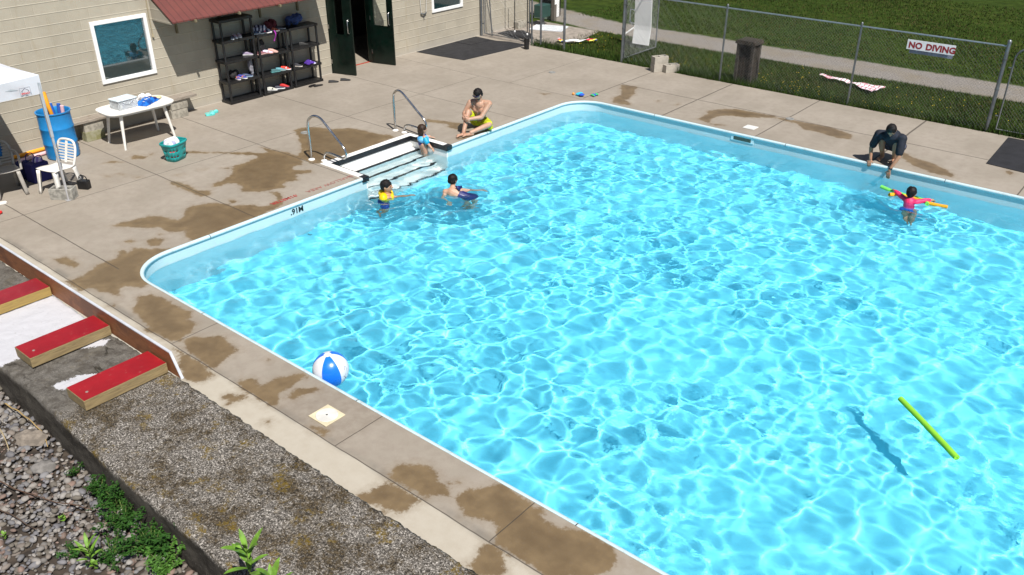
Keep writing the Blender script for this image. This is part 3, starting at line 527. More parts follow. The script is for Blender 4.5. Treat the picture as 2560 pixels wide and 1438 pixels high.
# awning: red boarded slope with soffit brackets
m_awn = NT('awning_red'); p = m_awn.wpos(); sp = m_awn.n('SeparateXYZ', {0: p})
gl = m_awn.ramp(m_awn.math('PINGPONG', sp.outputs[1], .075), 0., .013, 1, 0)
cc = m_awn.mix(m_awn.ramp(m_awn.noise(3, 5, .6, p), .3, .7), (.15,.042,.035), (.12,.034,.03)); cc = m_awn.mix(m_awn.ramp(m_awn.noise(38, 2, .5, p), .70, .74), cc, (.08,.02,.02))
m_awn.bs(Base_Color=m_awn.mix(gl, cc, (.05,.014,.012)), Roughness=.6, Normal=m_awn.bump(gl, .5, -.01)); m_awn = m_awn.m
AY0, AY1 = 9.35, 13.45; AX = -16.6; AZ = 2.06; AT = 2.55
aw = thing('awning', 'dull red boarded awning sloping out over the shoe racks', 'awning', (WX, 11.4, 2.5))
AI = Matrix.Translation((-WX, -11.4, -2.5))
mb = MB(); vs = [AI @ Vector(q) for q in ((WX+.005, AY0, AT), (AX, AY0, AZ), (AX, AY1, AZ), (WX+.005, AY1, AT), (WX+.005, AY0, AT-.03), (AX, AY0, AZ-.03), (AX, AY1, AZ-.03), (WX+.005, AY1, AT-.03))]
mb.add(vs, [(0,1,2,3), (7,6,5,4), (4,5,1,0), (5,6,2,1), (6,7,3,2), (7,4,0,3)]); mb.build('canopy', m_awn, aw)
mb = MB(); mb.prism([(0,0),(.76,0),(0,.44)], 0, .02, AI @ Matrix.Translation((WX+.008, AY0+.03, AZ-.06)) @ Matrix.Rotation(R(90), 4, 'X')); mb.build('side_board', m_block, aw)
for y in (9.85, 10.9, 11.95, 13.0):
    mb = MB(); mb.beam(AI @ Vector((WX+.01, y, AZ-.02)), AI @ Vector((AX+.05, y, AZ-.045)), .04, .05); mb.beam(AI @ Vector((WX+.03, y, AZ-.05)), AI @ Vector((WX+.03, y, AZ-.4)), .04, .04); mb.build('bracket', mat('bracket_wood', (.18,.15,.09), .8), aw)
# strap hanging at the awning corner, rope hook on the right
mb = MB(); mb.tube([(WX+.03, 9.30, 2.5), (WX+.03, 9.29, 2.1), (WX+.03, 9.30, 1.72)], .011, 6); mb.tube([(WX+.03, 9.30, 1.72), (WX+.03, 9.30, 1.67)], .022, 6)
tag(mb.build('hanging_cord', mat('cord_beige', (.35,.30,.2), .8), smooth=60), 'beige pull cord hanging on the wall left of the awning', 'cord')
mb = MB(); mb.tube([(WX+.03, 17.05, 1.9), (WX+.03, 17.03, 1.3), (WX+.03, 17.05, .98)], .008, 6); mb.tube([(WX+.03, 17.27, 1.9), (WX+.03, 17.26, 1.3), (WX+.03, 17.23, .98)], .008, 6)
hk = mb.build('rope_loop', mat('rope_white', (.6,.6,.58), .8), smooth=60); tag(hk, 'pale rope loop hanging beside the right hand window', 'rope')
mb = MB(); mb.tube([(WX+.03, 17.03, .98), (WX+.05, 17.14, .955), (WX+.03, 17.24, .98)], .018, 8); mb.tube([(WX+.03, 17.14, .95), (WX+.03, 17.15, .80)], .006, 6); mb.build('clasp', mat('clasp_grey', (.08,.09,.1), .4), hk, smooth=60)

# ------------------------------------------------------------ shelving units with their shoes
m_bp = mat('black_plastic', (.010, .010, .011), .42, var=.3, scale=12)
def shelfunit(y0, y1, zs, label):
    t = thing('shelving_unit', label, 'shelf', (WX+.22, (y0+y1)/2, 0), group='black plastic shelving units under the awning'); wdt = (y1-y0)/2-.01; D2 = .18
    for z in zs:
        mb = MB(); mb.box(-D2, -wdt, z-.055, D2, -wdt+.02, z); mb.box(-D2, wdt-.02, z-.055, D2, wdt, z); mb.box(-D2, -wdt+.02, z-.055, -D2+.02, wdt-.02, z); mb.box(D2-.02, -wdt+.02, z-.055, D2, wdt-.02, z)
        n = 14
        for i in range(n):     # slatted top
            a = -wdt+.02+(2*wdt-.04)*i/n; mb.box(-D2+.02, a, z-.02, D2-.02, a+(2*wdt-.04)/n-.0035, z-.004)
        for q in (-.09, 0, .09): mb.box(q-.012, -wdt+.02, z-.032, q+.012, wdt-.02, z-.022)
        mb.build('shelf', m_bp, t)
    for sx in (-1, 1):
        for sy in (-1, 1):
            mb = MB(); pr = zs[0]
            for z in zs[1:]: mb.tube([(sx*(D2-.03), sy*(wdt-.045), pr+.0005), (sx*(D2-.03), sy*(wdt-.045), pr+.02), (sx*(D2-.03), sy*(wdt-.045), z-.056)], [.032, .027, .027], 8); pr = z
            mb.build('leg', m_bp, t, smooth=50)
    return t
ZA = [.06, .50, .95, 1.39, 1.83]; ZB = [.06, .46, .92, 1.38]
shelfunit(10.62, 11.50, ZA, 'tallest black plastic shelving unit with five shelves, left of the three')
shelfunit(11.52, 12.38, ZB, 'middle black plastic shelving unit holding towels and shoes on its top')
shelfunit(12.40, 13.26, ZB, 'black plastic shelving unit nearest the green doors with a blue bag on top')
def shoe(x, y, z, rz, col, sole, label, L=.25, name='shoe', group='shoes left on and around the shelving', high=.075, stripe=None):
    t = thing(name, label, 'shoe', (x, y, z), rz, group)
    out = [(-.5,-.13),(-.42,-.17),(-.1,-.15),(.2,-.19),(.4,-.16),(.5,-.05),(.5,.05),(.42,.15),(.2,.18),(-.1,.14),(-.42,.17),(-.5,.13)]
    mb = MB(); mb.prism([(a*L, b*L*.95) for a, b in out], 0, .022); mb.build('sole', mat(label[:12]+'_sole', sole, .6), t, bevel=.005)
    mb = MB(); vs = []; hs = [(-.47, high*.95), (-.3, high), (-.05, high*.95), (.12, high*.72), (.32, high*.5), (.46, high*.36)]
    for q, h in hs:
        wv = .135 if q < .1 else .16
        if q > .4: wv = .09
        for s, zz in ((-1, 0.), (-.95, .55), (-.55, 1.), (.55, 1.), (.95, .55), (1, 0.)): vs.append((q*L, s*wv*L, .0215+zz*(h-.02)))
    fs = [(i*6+j, (i+1)*6+j, (i+1)*6+j+1, i*6+j+1) for i in range(5) for j in range(5)]+[(0,1,2,3,4,5), (35,34,33,32,31,30)]
    mb.add(vs, fs); mb.build('upper', mat(label[:12]+'_upper', col, .6, var=.2), t, smooth=60)
    if stripe:
        mb = MB(); mb.box(-.02*L, -.16*L, .03, .1*L, .16*L, high*.8); mb.build('stripe', mat(label[:12]+'_stripe', stripe, .6), t, bevel=.004)
    return t
SX = WX+.30
S = [
 (SX, 10.98, ZA[3], 2.9, (.03,.04,.08), (.6,.65,.7), 'navy trainer with pale sole beside white trainers on the fourth shelf', None),
 (SX-.02, 11.06, ZA[3], 0.1, (.55,.5,.55), (.8,.8,.8), 'left of two white trainers standing on the left unit', (.5,.1,.2)),
 (SX-.02, 11.17, ZA[3], 0.0, (.7,.68,.7), (.8,.8,.8), 'right of two white trainers standing on the left unit', (.5,.2,.3)),
 (SX-.08, 11.36, ZA[2], 1.2, (.25,.2,.3), (.6,.6,.6), 'small grey shoe alone at the right of the third shelf', None),
 (SX, 10.95, ZA[1], .3, (.10,.08,.25), (.75,.7,.7), 'dark purple shoe with orange flash on the left unit', (.75,.2,.03)),
 (SX+.02, 11.08, ZA[1], .7, (.05,.06,.3), (.8,.8,.75), 'blue and orange trainer beside the purple shoe', (.8,.25,.03)),
 (SX, 11.22, ZA[1], 1.4, (.03,.05,.12), (.3,.4,.5), 'navy sandal at the end of the orange flashed pair', None),
 (SX+.02, 11.66, ZB[3], 1.6, (.03,.04,.09), (.85,.85,.85), 'navy trainer with white sole on the middle unit top', (.7,.7,.75)),
 (SX+.03, 11.80, ZB[3]+.0, 1.3, (.04,.04,.1), (.85,.8,.8), 'dark trainer leaning under the white trainer on the middle unit top', (.7,.1,.2)),
 (SX, 11.92, ZB[3], .4, (.75,.75,.8), (.85,.85,.85), 'white trainer near the centre of the middle unit top', (.1,.15,.4)),
 (SX+.02, 12.08, ZB[3], .9, (.5,.1,.06), (.85,.85,.8), 'red trainer with white sole on the middle unit top', (.7,.35,.2)),
 (SX-.02, 12.28, ZB[3], 1.7, (.02,.02,.03), (.5,.5,.5), 'black shoe at the right end of the middle unit top', None),
 (SX, 11.68, ZB[2], 2.0, (.25,.1,.12), (.6,.4,.35), 'dark pink shoe against the post of the middle unit', None),
 (SX+.02, 11.83, ZB[2], 1.2, (.6,.55,.7), (.65,.35,.3), 'pale trainer with pink sole on the middle unit', (.75,.4,.4)),
 (SX+.02, 11.97, ZB[2], .9, (.6,.35,.3), (.65,.4,.35), 'salmon pink slip on shoe beside the pale trainer', None),
 (SX+.01, 11.98, ZB[1], 1.7, (.04,.12,.13), (.1,.3,.3), 'dark teal sandal on the second shelf of the middle unit', None),
 (SX, 12.13, ZB[1], 1.4, (.08,.25,.3), (.3,.4,.4), 'teal shoe beside the bright red shoe', None),
 (SX+.01, 12.27, ZB[1], 1.1, (.8,.04,.02), (.85,.85,.85), 'bright red and white trainer on the middle unit', (.85,.8,.8)),
 (SX, 11.83, ZB[0], 1.1, (.5,.5,.45), (.7,.7,.7), 'grey white trainer on the bottom shelf of the middle unit', (.05,.05,.05)),
 (SX+.03, 12.02, ZB[0], 1.4, (.03,.03,.05), (.75,.8,.85), 'black trainer with white toe on the bottom shelf', None),
 (SX, 12.18, ZB[0], .9, (.5,.03,.03), (.1,.05,.1), 'dark red shoe at the right of the bottom shelf', None),
 (SX, 12.62, ZB[1], .9, (.03,.03,.04), (.6,.55,.5), 'black slip on shoe with pale edge on the right unit', None),
 (SX, 12.86, ZB[2], 1.5, (.01,.01,.01), (.02,.02,.02), 'black shoe on the third shelf of the right unit', None),
 (SX+.02, 13.0, ZB[1], 1.0, (.3,.25,.7), (.7,.7,.8), 'lilac trainer poking from the purple towel', None),
]
for i, (x, y, z, rz, c, s_, lab, st) in enumerate(S): shoe(x, y, z, rz-.4, c, s_, lab, stripe=st, L=.235)
shoe(-16.72, 13.33, 0, .9, (.008,.008,.01), (.01,.01,.01), 'black flat shoe on the deck touching the right shelving unit', high=.055)
shoe(-16.62, 13.62, 0, .75, (.012,.012,.014), (.012,.012,.014), 'black flat shoe on the deck nearest the green doors', high=.055)
shoe(-16.84, 12.78, 0, 1.9, (.008,.007,.007), (.012,.01,.01), 'black sandal lying at the foot of the right shelving unit', high=.04)
shoe(-16.74, 12.88, 0, 1.5, (.008,.007,.007), (.012,.01,.01), 'black sandal slightly nearer the pool at the shelving foot', high=.04)
def clog(x, y, rz, label):
    t = thing('clog', label, 'clog', (x, y, 0), rz, 'aqua foam clogs on the deck'); m1 = mat('aqua_foam', (.12,.62,.58), .5, var=.1)
    mb = MB(); mb.prism([(a*.2, b*.2) for a, b in [(-.5,-.13),(-.35,-.19),(.2,-.22),(.45,-.14),(.5,0),(.45,.14),(.2,.22),(-.35,.19),(-.5,.13)]], 0, .028); mb.build('sole', m1, t, bevel=.006)
    mb = MB(); mb.ell((.045, 0, .027), (.055, .043, .04), nu=14, nv=8); mb.build('upper', m1, t, smooth=60)
    mb = MB(); mb.tube([(.02,-.042,.04), (-.05,-.046,.055), (-.10,-.03,.055), (-.11,0,.055), (-.10,.03,.055), (-.05,.046,.055), (.02,.042,.04)], .007, 6); mb.build('strap', m1, t, smooth=60)
clog(-16.70, 9.90, 1.3, 'aqua foam clog on the deck, the one nearer the barrel'); clog(-16.78, 10.05, 1.7, 'aqua foam clog on the deck, the one nearer the shelving')
# soft things
def lump(name, label, cat, loc, size, m, seed, rz=0., group=None, vox=.012, parts=7):
    r = random.Random(seed); mb = MB()
    for i in range(parts): mb.ell((r.uniform(-.55,.55)*size[0], r.uniform(-.5,.5)*size[1], size[2]*r.uniform(.3,.62)), (size[0]*r.uniform(.35,.6), size[1]*r.uniform(.35,.6), size[2]*r.uniform(.3,.42)), M=rotz(r.uniform(0,3)), nu=14, nv=10, seed=seed+i, amp=.08)
    o = mb.build(name, m, smooth=180, loc=loc); o.rotation_euler.z = rz
    q = o.modifiers.new('r', 'REMESH'); q.mode = 'VOXEL'; q.voxel_size = vox; q.use_smooth_shade = True
    q = o.modifiers.new('s', 'SMOOTH'); q.iterations = 3; q.factor = .6
    tx = bpy.data.textures.new(name, 'CLOUDS'); tx.noise_scale = min(size)*.45; q = o.modifiers.new('d', 'DISPLACE'); q.texture = tx; q.strength = min(size)*.28; q.texture_coords = 'LOCAL'
    tag(o, label, cat, group); return o
def stripem(name, a, b, sc_=30, ax=1, thr=.5):
    k = NT(name); p = k.pos(); s = k.n('SeparateXYZ', {0: k.n('Mapping', {'Vector': p, 'Rotation': (.3,.2,.5)}).outputs[0]}); wv = k.math('PINGPONG', s.outputs[ax], 1/sc_)
    k.bs(Base_Color=k.mix(k.ramp(wv, thr/sc_-.002, thr/sc_+.002), a, b), Roughness=.85); return k.m
lump('towel', 'crumpled navy and white striped towel spilling over the middle unit top', 'towel', (SX-.1, 11.72, ZB[3]), (.16,.20,.18), stripem('navy_stripe', (.02,.03,.08), (.55,.55,.65), 26), 21)
lump('towel', 'dark maroon towel heaped at the back of the middle unit top', 'towel', (SX-.16, 12.10, ZB[3]), (.12,.24,.24), mat('maroon', (.12,.02,.03), .9, var=.4), 22)
lump('bag', 'blue duffel bag on top of the right shelving unit', 'bag', (SX-.12, 12.72, ZB[3]), (.14,.26,.30), mat('denim_blue', (.03,.055,.17), .85, var=.5), 23)
lump('towel', 'purple towel hanging off the second shelf of the right unit', 'towel', (SX+.02, 12.93, ZB[1]), (.12,.17,.09), mat('purple', (.07,.02,.28), .85, var=.3), 24)
lump('bag', 'black drawstring bag on the left unit behind the orange flashed shoes', 'bag', (SX-.12, 10.95, ZA[1]), (.1,.15,.2), mat('black_bag', (.012,.01,.012), .8), 25)
lump('backpack', 'black backpack leaning on the third shelf of the middle unit', 'backpack', (SX-.12, 11.72, ZB[2]), (.1,.13,.34), mat('black_pack', (.01,.01,.012), .7), 26)
lump('towel', 'pale grey towel draped inside the right end of the left unit', 'towel', (SX-.08, 11.38, ZA[1]), (.09,.07,.40), mat('grey_towel', (.28,.28,.32), .9, var=.3), 27)
mb = MB(); mb.sheet(lambda u, v: (WX+.42+.02*math.sin(v*5), 11.98+.03*u+.02*math.sin(v*4), ZB[3]+.04-.24*v*(1 if v>0 else 1)), 2, 8); tag(mb.build('ribbon', mat('magenta', (.35,.03,.35), .6), solid=.003), 'thin magenta strap dangling from the middle unit top', 'strap')

# ------------------------------------------------------------ rubber mats, pole things by the corner
m_mat = mat('rubber_mat', (.014,.014,.017), .8, var=.3, scale=3, bump=.5, bscale=120)
def rmat(poly, label, h=.012, name='rubber_mat'):
    cx = sum(p[0] for p in poly)/len(poly); cy = sum(p[1] for p in poly)/len(poly); mb = MB(); mb.prism([(p[0]-cx, p[1]-cy) for p in poly], .003, h); o = mb.build(name, m_mat, loc=(cx, cy, 0), bevel=.003); tag(o, label, 'mat', 'black rubber mats on the deck'); return o
rmat([(-17.36,16.78),(-16.5,16.85),(-15.74,16.94),(-15.62,18.2),(-15.53,19.36),(-16.2,19.33),(-16.55,19.18),(-17.36,19.22)], 'largest black rubber mat lying along the foot of the building')
rmat([(-17.34,18.3),(-16.75,18.32),(-16.72,19.1),(-17.34,19.12)], 'smaller black mat laid over the corner of the large mat', .022)
rmat([(-17.15,19.95),(-16.35,19.72),(-15.9,20.1),(-16.3,20.5),(-16.8,20.72),(-17.15,20.4)], 'black mat outside the gate in the fence corner', .02)
rmat([(-3.02,17.42),(-1.0,17.20),(1.5,17.0),(1.5,19.3),(-3.08,19.3)], 'dark rubber mat at the far right gate')
mb = MB(); mb.lathe([(.0,.0),(.07,0),(.07,.30),(.06,.31),(.0,.31)], n=20); t = mb.build('bollard_base', m_bp, smooth=40, loc=(-15.26, 18.98, 0)); tag(t, 'short black cylinder standing at the corner of the mat by the fence', 'base')
for x, y, l in ((-16.83, 20.36, 'left of two thin black poles standing beyond the corner gate'), (-16.30, 20.30, 'right of two thin black poles standing beyond the corner gate')):
    t = thing('pole', l, 'pole', (x, y, .0), group='thin black poles beyond the corner gate'); mb = MB(); mb.tube([(0,0,.06),(0,0,2.3)], .014, 8); mb.build('shaft', m_bp, t, smooth=60)
    mb = MB(); mb.lathe([(.0,.02),(.025,.02),(.028,.05),(.016,.075),(0,.075)], n=10); mb.build('tip', m_wf, t, smooth=60)

# ------------------------------------------------------------ hand rails, lids, ball, noodle
m_chrome = mat('polished_steel', (.62,.63,.64), .16, 1., var=.08)
def smoothpath(P, n=5):
    P = [Vector(p) for p in P]; out = []
    for i in range(len(P)-1):
        a, b, c, d = P[max(i-1,0)], P[i], P[i+1], P[min(i+2, len(P)-1)]
        for k in range(n):
            t = k/n; out.append(.5*((2*b)+(c-a)*t+(2*a-5*b+4*c-d)*t*t+(3*b-a-3*c+d)*t**3))
    return out+[P[-1]]
def rail(bx, by, label, dy=.12):
    t = thing('hand_rail', label, 'handrail', (bx, by, 0), group='steel hand rails at the pool steps')
    xz = [(0,0),(0,.35),(0,.66),(.035,.79),(.13,.855),(.24,.82),(.42,.69),(.66,.51),(.82,.39),(.875,.28),(.83,.19),(.70,.175),(.52,.185),(.35,.18),(.255,.13),(.235,.06),(.235,0)]
    pts = smoothpath([(x, dy*min(1, x/.25), z) for x, z in xz]); mb = MB(); mb.tube(pts, .0235, 10); mb.build('tube', m_chrome, t, smooth=180)
    for x, y in ((0,0), (.235, dy*.94)):
        mb = MB(); mb.lathe([(.0235,.0),(.062,.001),(.06,.012),(.04,.022),(.0235,.03)], (x,y,.0), 18); mb.build('flange', m_white, t, smooth=50)
    return t
rail(-12.84, 9.54, 'steel hand rail at the near side of the pool steps'); rail(-12.88, 11.74, 'steel hand rail at the far side of the pool steps', .03)
m_cream = mat('cream_plastic', (.62,.55,.38), .6)
t = thing('skimmer_lid', 'square cream skimmer lid with a round white centre on the near deck', 'lid', (-6.39, 4.56, 0))
mb = MB(); mb.prism([(-.145,-.135),(.145,-.135),(.145,.135),(-.145,.135)], .001, .013); mb.build('plate', m_cream, t, bevel=.003)
mb = MB(); mb.lathe([(0,.018),(.118,.018),(.122,.0135)], n=32); mb.build('disc', mat('lid_white', (.6,.59,.56), .6), t); mb = MB(); mb.lathe([(0,.0195),(.011,.0195),(.011,.0185)], n=10); mb.build('finger_hole', m_black, t)
mb = MB(); mb.prism([(-.125,-.12),(.125,-.12),(.125,.12),(-.125,.12)], .001, .014); tag(mb.build('skimmer_lid', mat('lid_far', (.62,.62,.6), .6), loc=(-7.35, 16.58, 0), bevel=.004), 'square white skimmer lid on the far deck', 'lid')
for x, y, l in ((-14.2, 10.46, 'small round drain in the wet patch behind the near hand rail'), (-13.2, 17.45, 'domed grey drain plate on the bare far deck'), (-6.97, 17.66, 'small drain cap on the cracked joint of the far deck')):
    mb = MB(); mb.lathe([(0,.008),(.045,.010),(.05,.016),(.085,.012),(.09,.001)], n=20); tag(mb.build('deck_drain', mat('drain', (.22,.22,.21), .5), smooth=50, loc=(x,y,0)), l, 'drain')
# beach ball
t = thing('beach_ball', 'blue and white beach ball floating at the near edge of the pool', 'ball', (-7.12, 5.215, WZ+.175)); RB = .215
Mb = Euler((R(3), R(4), R(-66))).to_matrix().to_4x4(); mb = MB(); mb2 = MB()
def gore(m, a0, a1):
    m.sheet(lambda u, v: Mb @ Vector((RB*math.cos(R(-86+164*v))*math.cos(R(a0+(a1-a0)*u)), RB*math.cos(R(-86+164*v))*math.sin(R(a0+(a1-a0)*u)), RB*math.sin(R(-86+164*v)))), 8, 18)
for i in range(6): gore(mb if i % 2 == 0 else mb2, i*60, i*60+60)
mb2.sheet(lambda u, v: Mb @ Vector((RB*math.cos(R(78+12*v))*math.cos(6.2832*u), RB*math.cos(R(78+12*v))*math.sin(6.2832*u), RB*math.sin(R(78+12*v)))), 24, 3)
mat_b = mat('ball_blue', (.01,.16,.72), .28, var=.05); mat_w = mat('ball_white', (.68,.68,.72), .3, var=.04)
mb.build('blue_panels', mat_b, t, smooth=180); o = mb2.build('white_panels', mat_w, t, smooth=180)
mb = MB()
for k, pth in enumerate((((.0,.05),(.03,.09),(.05,.05),(.02,.01),(-.01,-.03),(.03,-.06)), ((-.03,-.01),(.0,-.05),(-.02,-.09)))):
    mb.tube([Vector((.2165*math.cos(a+.15)*math.cos(z/.2), .2165*math.sin(a+.15)*math.cos(z/.2), .2165*math.sin(z/.2))) for a, z in smoothpath([Vector((p[0]*4, p[1], 0)) for p in pth], 3) for z in [z] ] if False else [Vector((math.cos(.2+q.x*4)*math.cos(q.y*5)*.2165, math.sin(.2+q.x*4)*math.cos(q.y*5)*.2165, math.sin(q.y*5)*.2165)) for q in smoothpath([Vector((p[0], p[1], 0)) for p in pth], 3)], .0016, 4)
mb.build('scribble', mat('ink', (.1,.12,.2), .5), t)
def noodle(name, label, pts, r, col, cat='pool noodle', group=None, parent=None, n=14):
    P = smoothpath(pts, 6); c = P[0].copy(); P = [p-c for p in P]; ri = r*.28; vs = []; mb = MB()
    mb.tube(P, r, n, caps=False); nb = len(mb.v); mb.tube(P, ri, n, caps=False)
    m = len(P)
    for e in (0, (m-1)*n):
        for j in range(n): mb.f.append((e+j, e+(j+1)%n, nb+e+(j+1)%n, nb+e+j)); mb.mi.append(0)
    o = mb.build(name, mat(name+'_foam', col, .75, var=.08, bump=.3, bscale=150), parent, smooth=60, loc=c); 
    tag(o, label, cat, group); return o
noodle('pool_noodle', 'bright green pool noodle floating alone on open water', [(-1.80,9.16,WZ+.012),(-1.40,8.82,WZ+.016),(-.99,8.46,WZ+.016)], .034, (.26,.62,.03))

# ------------------------------------------------------------ furniture along the wall
m_wp = mat('white_plastic', (.72,.70,.66), .4, var=.08, scale=5); m_wp2 = mat('shaded_grey_plastic', (.20,.19,.17), .5)
t = thing('plastic_table', 'white plastic garden table with bowed edges by the wall', 'table', (-16.33, 8.10, 0), R(-2))
pl = []
for i in range(40):
    a = 2*math.pi*i/40; c, s = math.cos(a), math.sin(a); e = .5; pl.append((.41*abs(c)**e*(1 if c>0 else -1), .70*abs(s)**(e*.9)*(1 if s>0 else -1)*(1-.0*abs(c))))
mb = MB(); mb.prism(pl, .695, .72); mb.prism([(x*.94, y*.95) for x, y in pl], .66, .6945); mb.build('table_top', m_wp, t, bevel=.006)
for sx in (-1, 1):
    for sy in (-1, 1):
        mb = MB(); mb.tube([(sx*.26, sy*.44, .665), (sx*.335, sy*.52, 0)], [.036, .024], 8); mb.build('leg', m_wp, t, smooth=50)
# clear storage box
m_clear = NT('clear_plastic'); m_clear.bs(Base_Color=(.82,.86,.9), Roughness=.12, Transmission_Weight=.65, IOR=1.15); m_clear = m_clear.m
t = thing('storage_box', 'clear plastic storage box with pale lid on the white table', 'box', (-16.33, 7.88, .721), R(5))
mb = MB(); mb.box(-.15,-.2,0,.15,.2,.006); mb.box(-.15,-.2,.006,-.145,.2,.17); mb.box(.145,-.2,.006,.15,.2,.17); mb.box(-.145,-.2,.006,.145,-.195,.17); mb.box(-.145,.195,.006,.145,.2,.17); mb.build('tub', m_clear, t)
mb = MB(); mb.box(-.165,-.215,.1705,.165,.215,.19); mb.build('lid', mat('lid_pale', (.60,.68,.74), .35), t, bevel=.008)
cols = [(.5,.45,.35),(.1,.12,.35),(.6,.6,.6),(.35,.3,.2),(.2,.25,.5)]
for i, c in enumerate(cols):
    mb = MB(); mb.box(-.12+.01*i, -.17+.07*i, .008, .12-.01*i, -.115+.07*i, .11+.012*(i%3)); mb.build('contents', mat('content_%d' % i, c, .7), t)
mb = MB(); mb.tube([(.152,-.12,.15),(.175,-.05,.12),(.175,.05,.12),(.152,.12,.15)], .005, 6); mb.build('handle', m_clear, t)
# blue bag of snacks / pads
def bagblue():
    t = thing('plastic_pack', 'shiny blue plastic pack lying on the right half of the white table', 'pack', (-16.28, 8.33, .722), R(30))
    mb = MB()
    def f(u, v):
        a = (u-.5)*2; b = (v-.5)*2; h = .085*max(0, (1-abs(a)**2.4))**.5*max(0, (1-abs(b)**3))**.5*(1+.12*math.sin(a*14+b*6))
        return (b*.13*(1-.08*math.cos(a*6)), a*.25, .004+h)
    mb.sheet(f, 26, 16); mb.sheet(lambda u, v: ((v-.5)*.26, (u-.5)*.5, .002), 2, 2)
    mb.build('body', mat('pack_blue', (.02,.20,.68), .25, col2=(.01,.06,.3), scale=9), t, smooth=180)
    mb = MB(); mb.sheet(lambda u, v: Vector(f(.68+.3*u, .05+.9*v))+Vector((0,0,.003)), 8, 12); mb.build('label_patch', mat('pack_navy', (.02,.02,.16), .3), t, smooth=180)
    mb = MB()
    for i in range(4): c = Vector(f(.18+.13*i, .62)); mb.ell(c+Vector((0,0,.002)), (.03,.018,.003), nu=10, nv=4)
    mb.build('white_marks', mat('pack_white', (.75,.78,.8), .4), t, smooth=180); return t
bagblue()
lump('plastic_bag', 'crumpled white bag behind the shiny blue pack', 'bag', (-16.52, 8.42, .722), (.10,.15,.13), mat('white_bag', (.72,.72,.74), .5), 31)
lump('towel', 'pale yellow cloth tucked under the blue pack on the table', 'towel', (-16.40, 8.60, .722), (.11,.12,.05), mat('yellow_cloth', (.55,.52,.30), .9), 32)
# plank bench on blocks
m_cb = mat('concrete_block', (.33,.305,.255), .9, var=.3, scale=9, bump=.8, bscale=90)
m_cbm = mat('mossy_block', (.30,.29,.20), .9, col2=(.20,.19,.08), scale=7, bump=.8, bscale=90)
def cinder(name, x, y, z, rz, label, group=None, m=None, L=.39, Wd=.19, H=.19, upright=True, holes=2):
    """hollow block: cores run along local z"""
    mb = MB(); t = .032; w = (L-t*(holes+1))/holes
    mb.box(-L/2, -Wd/2, 0, L/2, -Wd/2+t, H); mb.box(-L/2, Wd/2-t, 0, L/2, Wd/2, H)
    for i in range(holes+1): a = -L/2+i*(w+t); mb.box(a, -Wd/2+t, 0 , a+t, Wd/2-t, H-.001)
    mb.box(-L/2+t, -Wd/2+t, .01, L/2-t, Wd/2-t, .03)
    o = mb.build(name, m or m_cb, loc=(x, y, z), bevel=.004); o.rotation_euler.z = rz; tag(o, label, 'block', group); return o
cinder('concrete_block', -17.13, 7.52, .0005, R(92), 'mossy lower concrete block of the near bench support', 'concrete blocks holding up the plank bench', m_cbm)
cinder('concrete_block', -17.14, 7.53, .191, R(89), 'upper concrete block of the near bench support', 'concrete blocks holding up the plank bench')
cinder('concrete_block', -17.15, 9.40, .0005, R(90), 'lower concrete block of the bench support behind the table', 'concrete blocks holding up the plank bench')
cinder('concrete_block', -17.14, 9.42, .191, R(90), 'upper concrete block of the bench support behind the table', 'concrete blocks holding up the plank bench')
k = NT('weathered_plank'); p = k.wpos(); g = k.noise(5, 6, .7, k.n('Mapping', {'Vector': p, 'Scale': (6, .6, 6)}).outputs[0], 1.5)
kn = k.ramp(k.noise(2.3, 3, .5, p), .62, .7)
k.bs(Base_Color=k.mix(kn, k.mix(k.ramp(g, .3, .7), (.34,.30,.255), (.17,.14,.11)), (.12,.08,.05)), Roughness=.9, Normal=k.bump(g, .7, .01)); m_plank = k.m
mb = MB(); mb.box(-.15, -1.48, 0, .15, 1.42, .05); tag(mb.build('plank_bench', m_plank, loc=(-17.16, 8.42, .3825), bevel=.006), 'long weathered grey plank bench along the building wall', 'bench')
# barrel with noodles
t = thing('barrel', 'bright blue plastic barrel holding pool noodles', 'barrel', (-16.63, 6.66, 0))
prof = [(.0,.03),(.24,.03),(.265,0),(.285,.02),(.288,.06),(.292,.2),(.292,.27),(.299,.285),(.299,.30),(.292,.315),(.292,.56),(.299,.575),(.299,.59),(.292,.605),(.288,.8),(.290,.855),(.305,.865),(.305,.885),(.285,.888),(.275,.87),(.272,.8),(.272,.1),(.0,.09)]
mb = MB(); mb.lathe(prof, n=40); mb.build('shell', mat('barrel_blue', (.015,.21,.52), .38, var=.15, scale=3), t, smooth=40)
noodle('pool_noodle', 'curved amber pool noodle rising out of the blue barrel', [(-16.62,6.62,.3),(-16.60,6.62,.75),(-16.62,6.60,1.0),(-16.72,6.62,1.22)], .036, (.75,.30,.01))
noodle('pool_noodle', 'short blue pool noodle end showing above the barrel rim', [(-16.70,6.74,.25),(-16.72,6.72,.6),(-16.74,6.69,.99)], .036, (.02,.12,.5))
noodle('pool_noodle', 'pale pink pool noodle end showing above the barrel rim', [(-16.66,6.83,.2),(-16.66,6.84,.6),(-16.64,6.85,.93)], .034, (.7,.45,.5))
noodle('pool_noodle', 'blue pool noodle leaning low inside the barrel beside the pink one', [(-16.80,6.80,.2),(-16.80,6.83,.6),(-16.79,6.86,.94)], .034, (.02,.10,.42))
noodle('pool_noodle', 'orange pool noodle lying on the deck behind the blue barrel', [(-17.15,5.95,.04),(-17.20,6.4,.04),(-17.2,7.0,.04)], .036, (.80,.33,.02))
noodle('pool_noodle', 'pale pink pool noodle lying on the deck behind the white chair', [(-16.85,5.9,.04),(-16.93,6.3,.04),(-16.98,6.75,.04)], .034, (.72,.45,.48))
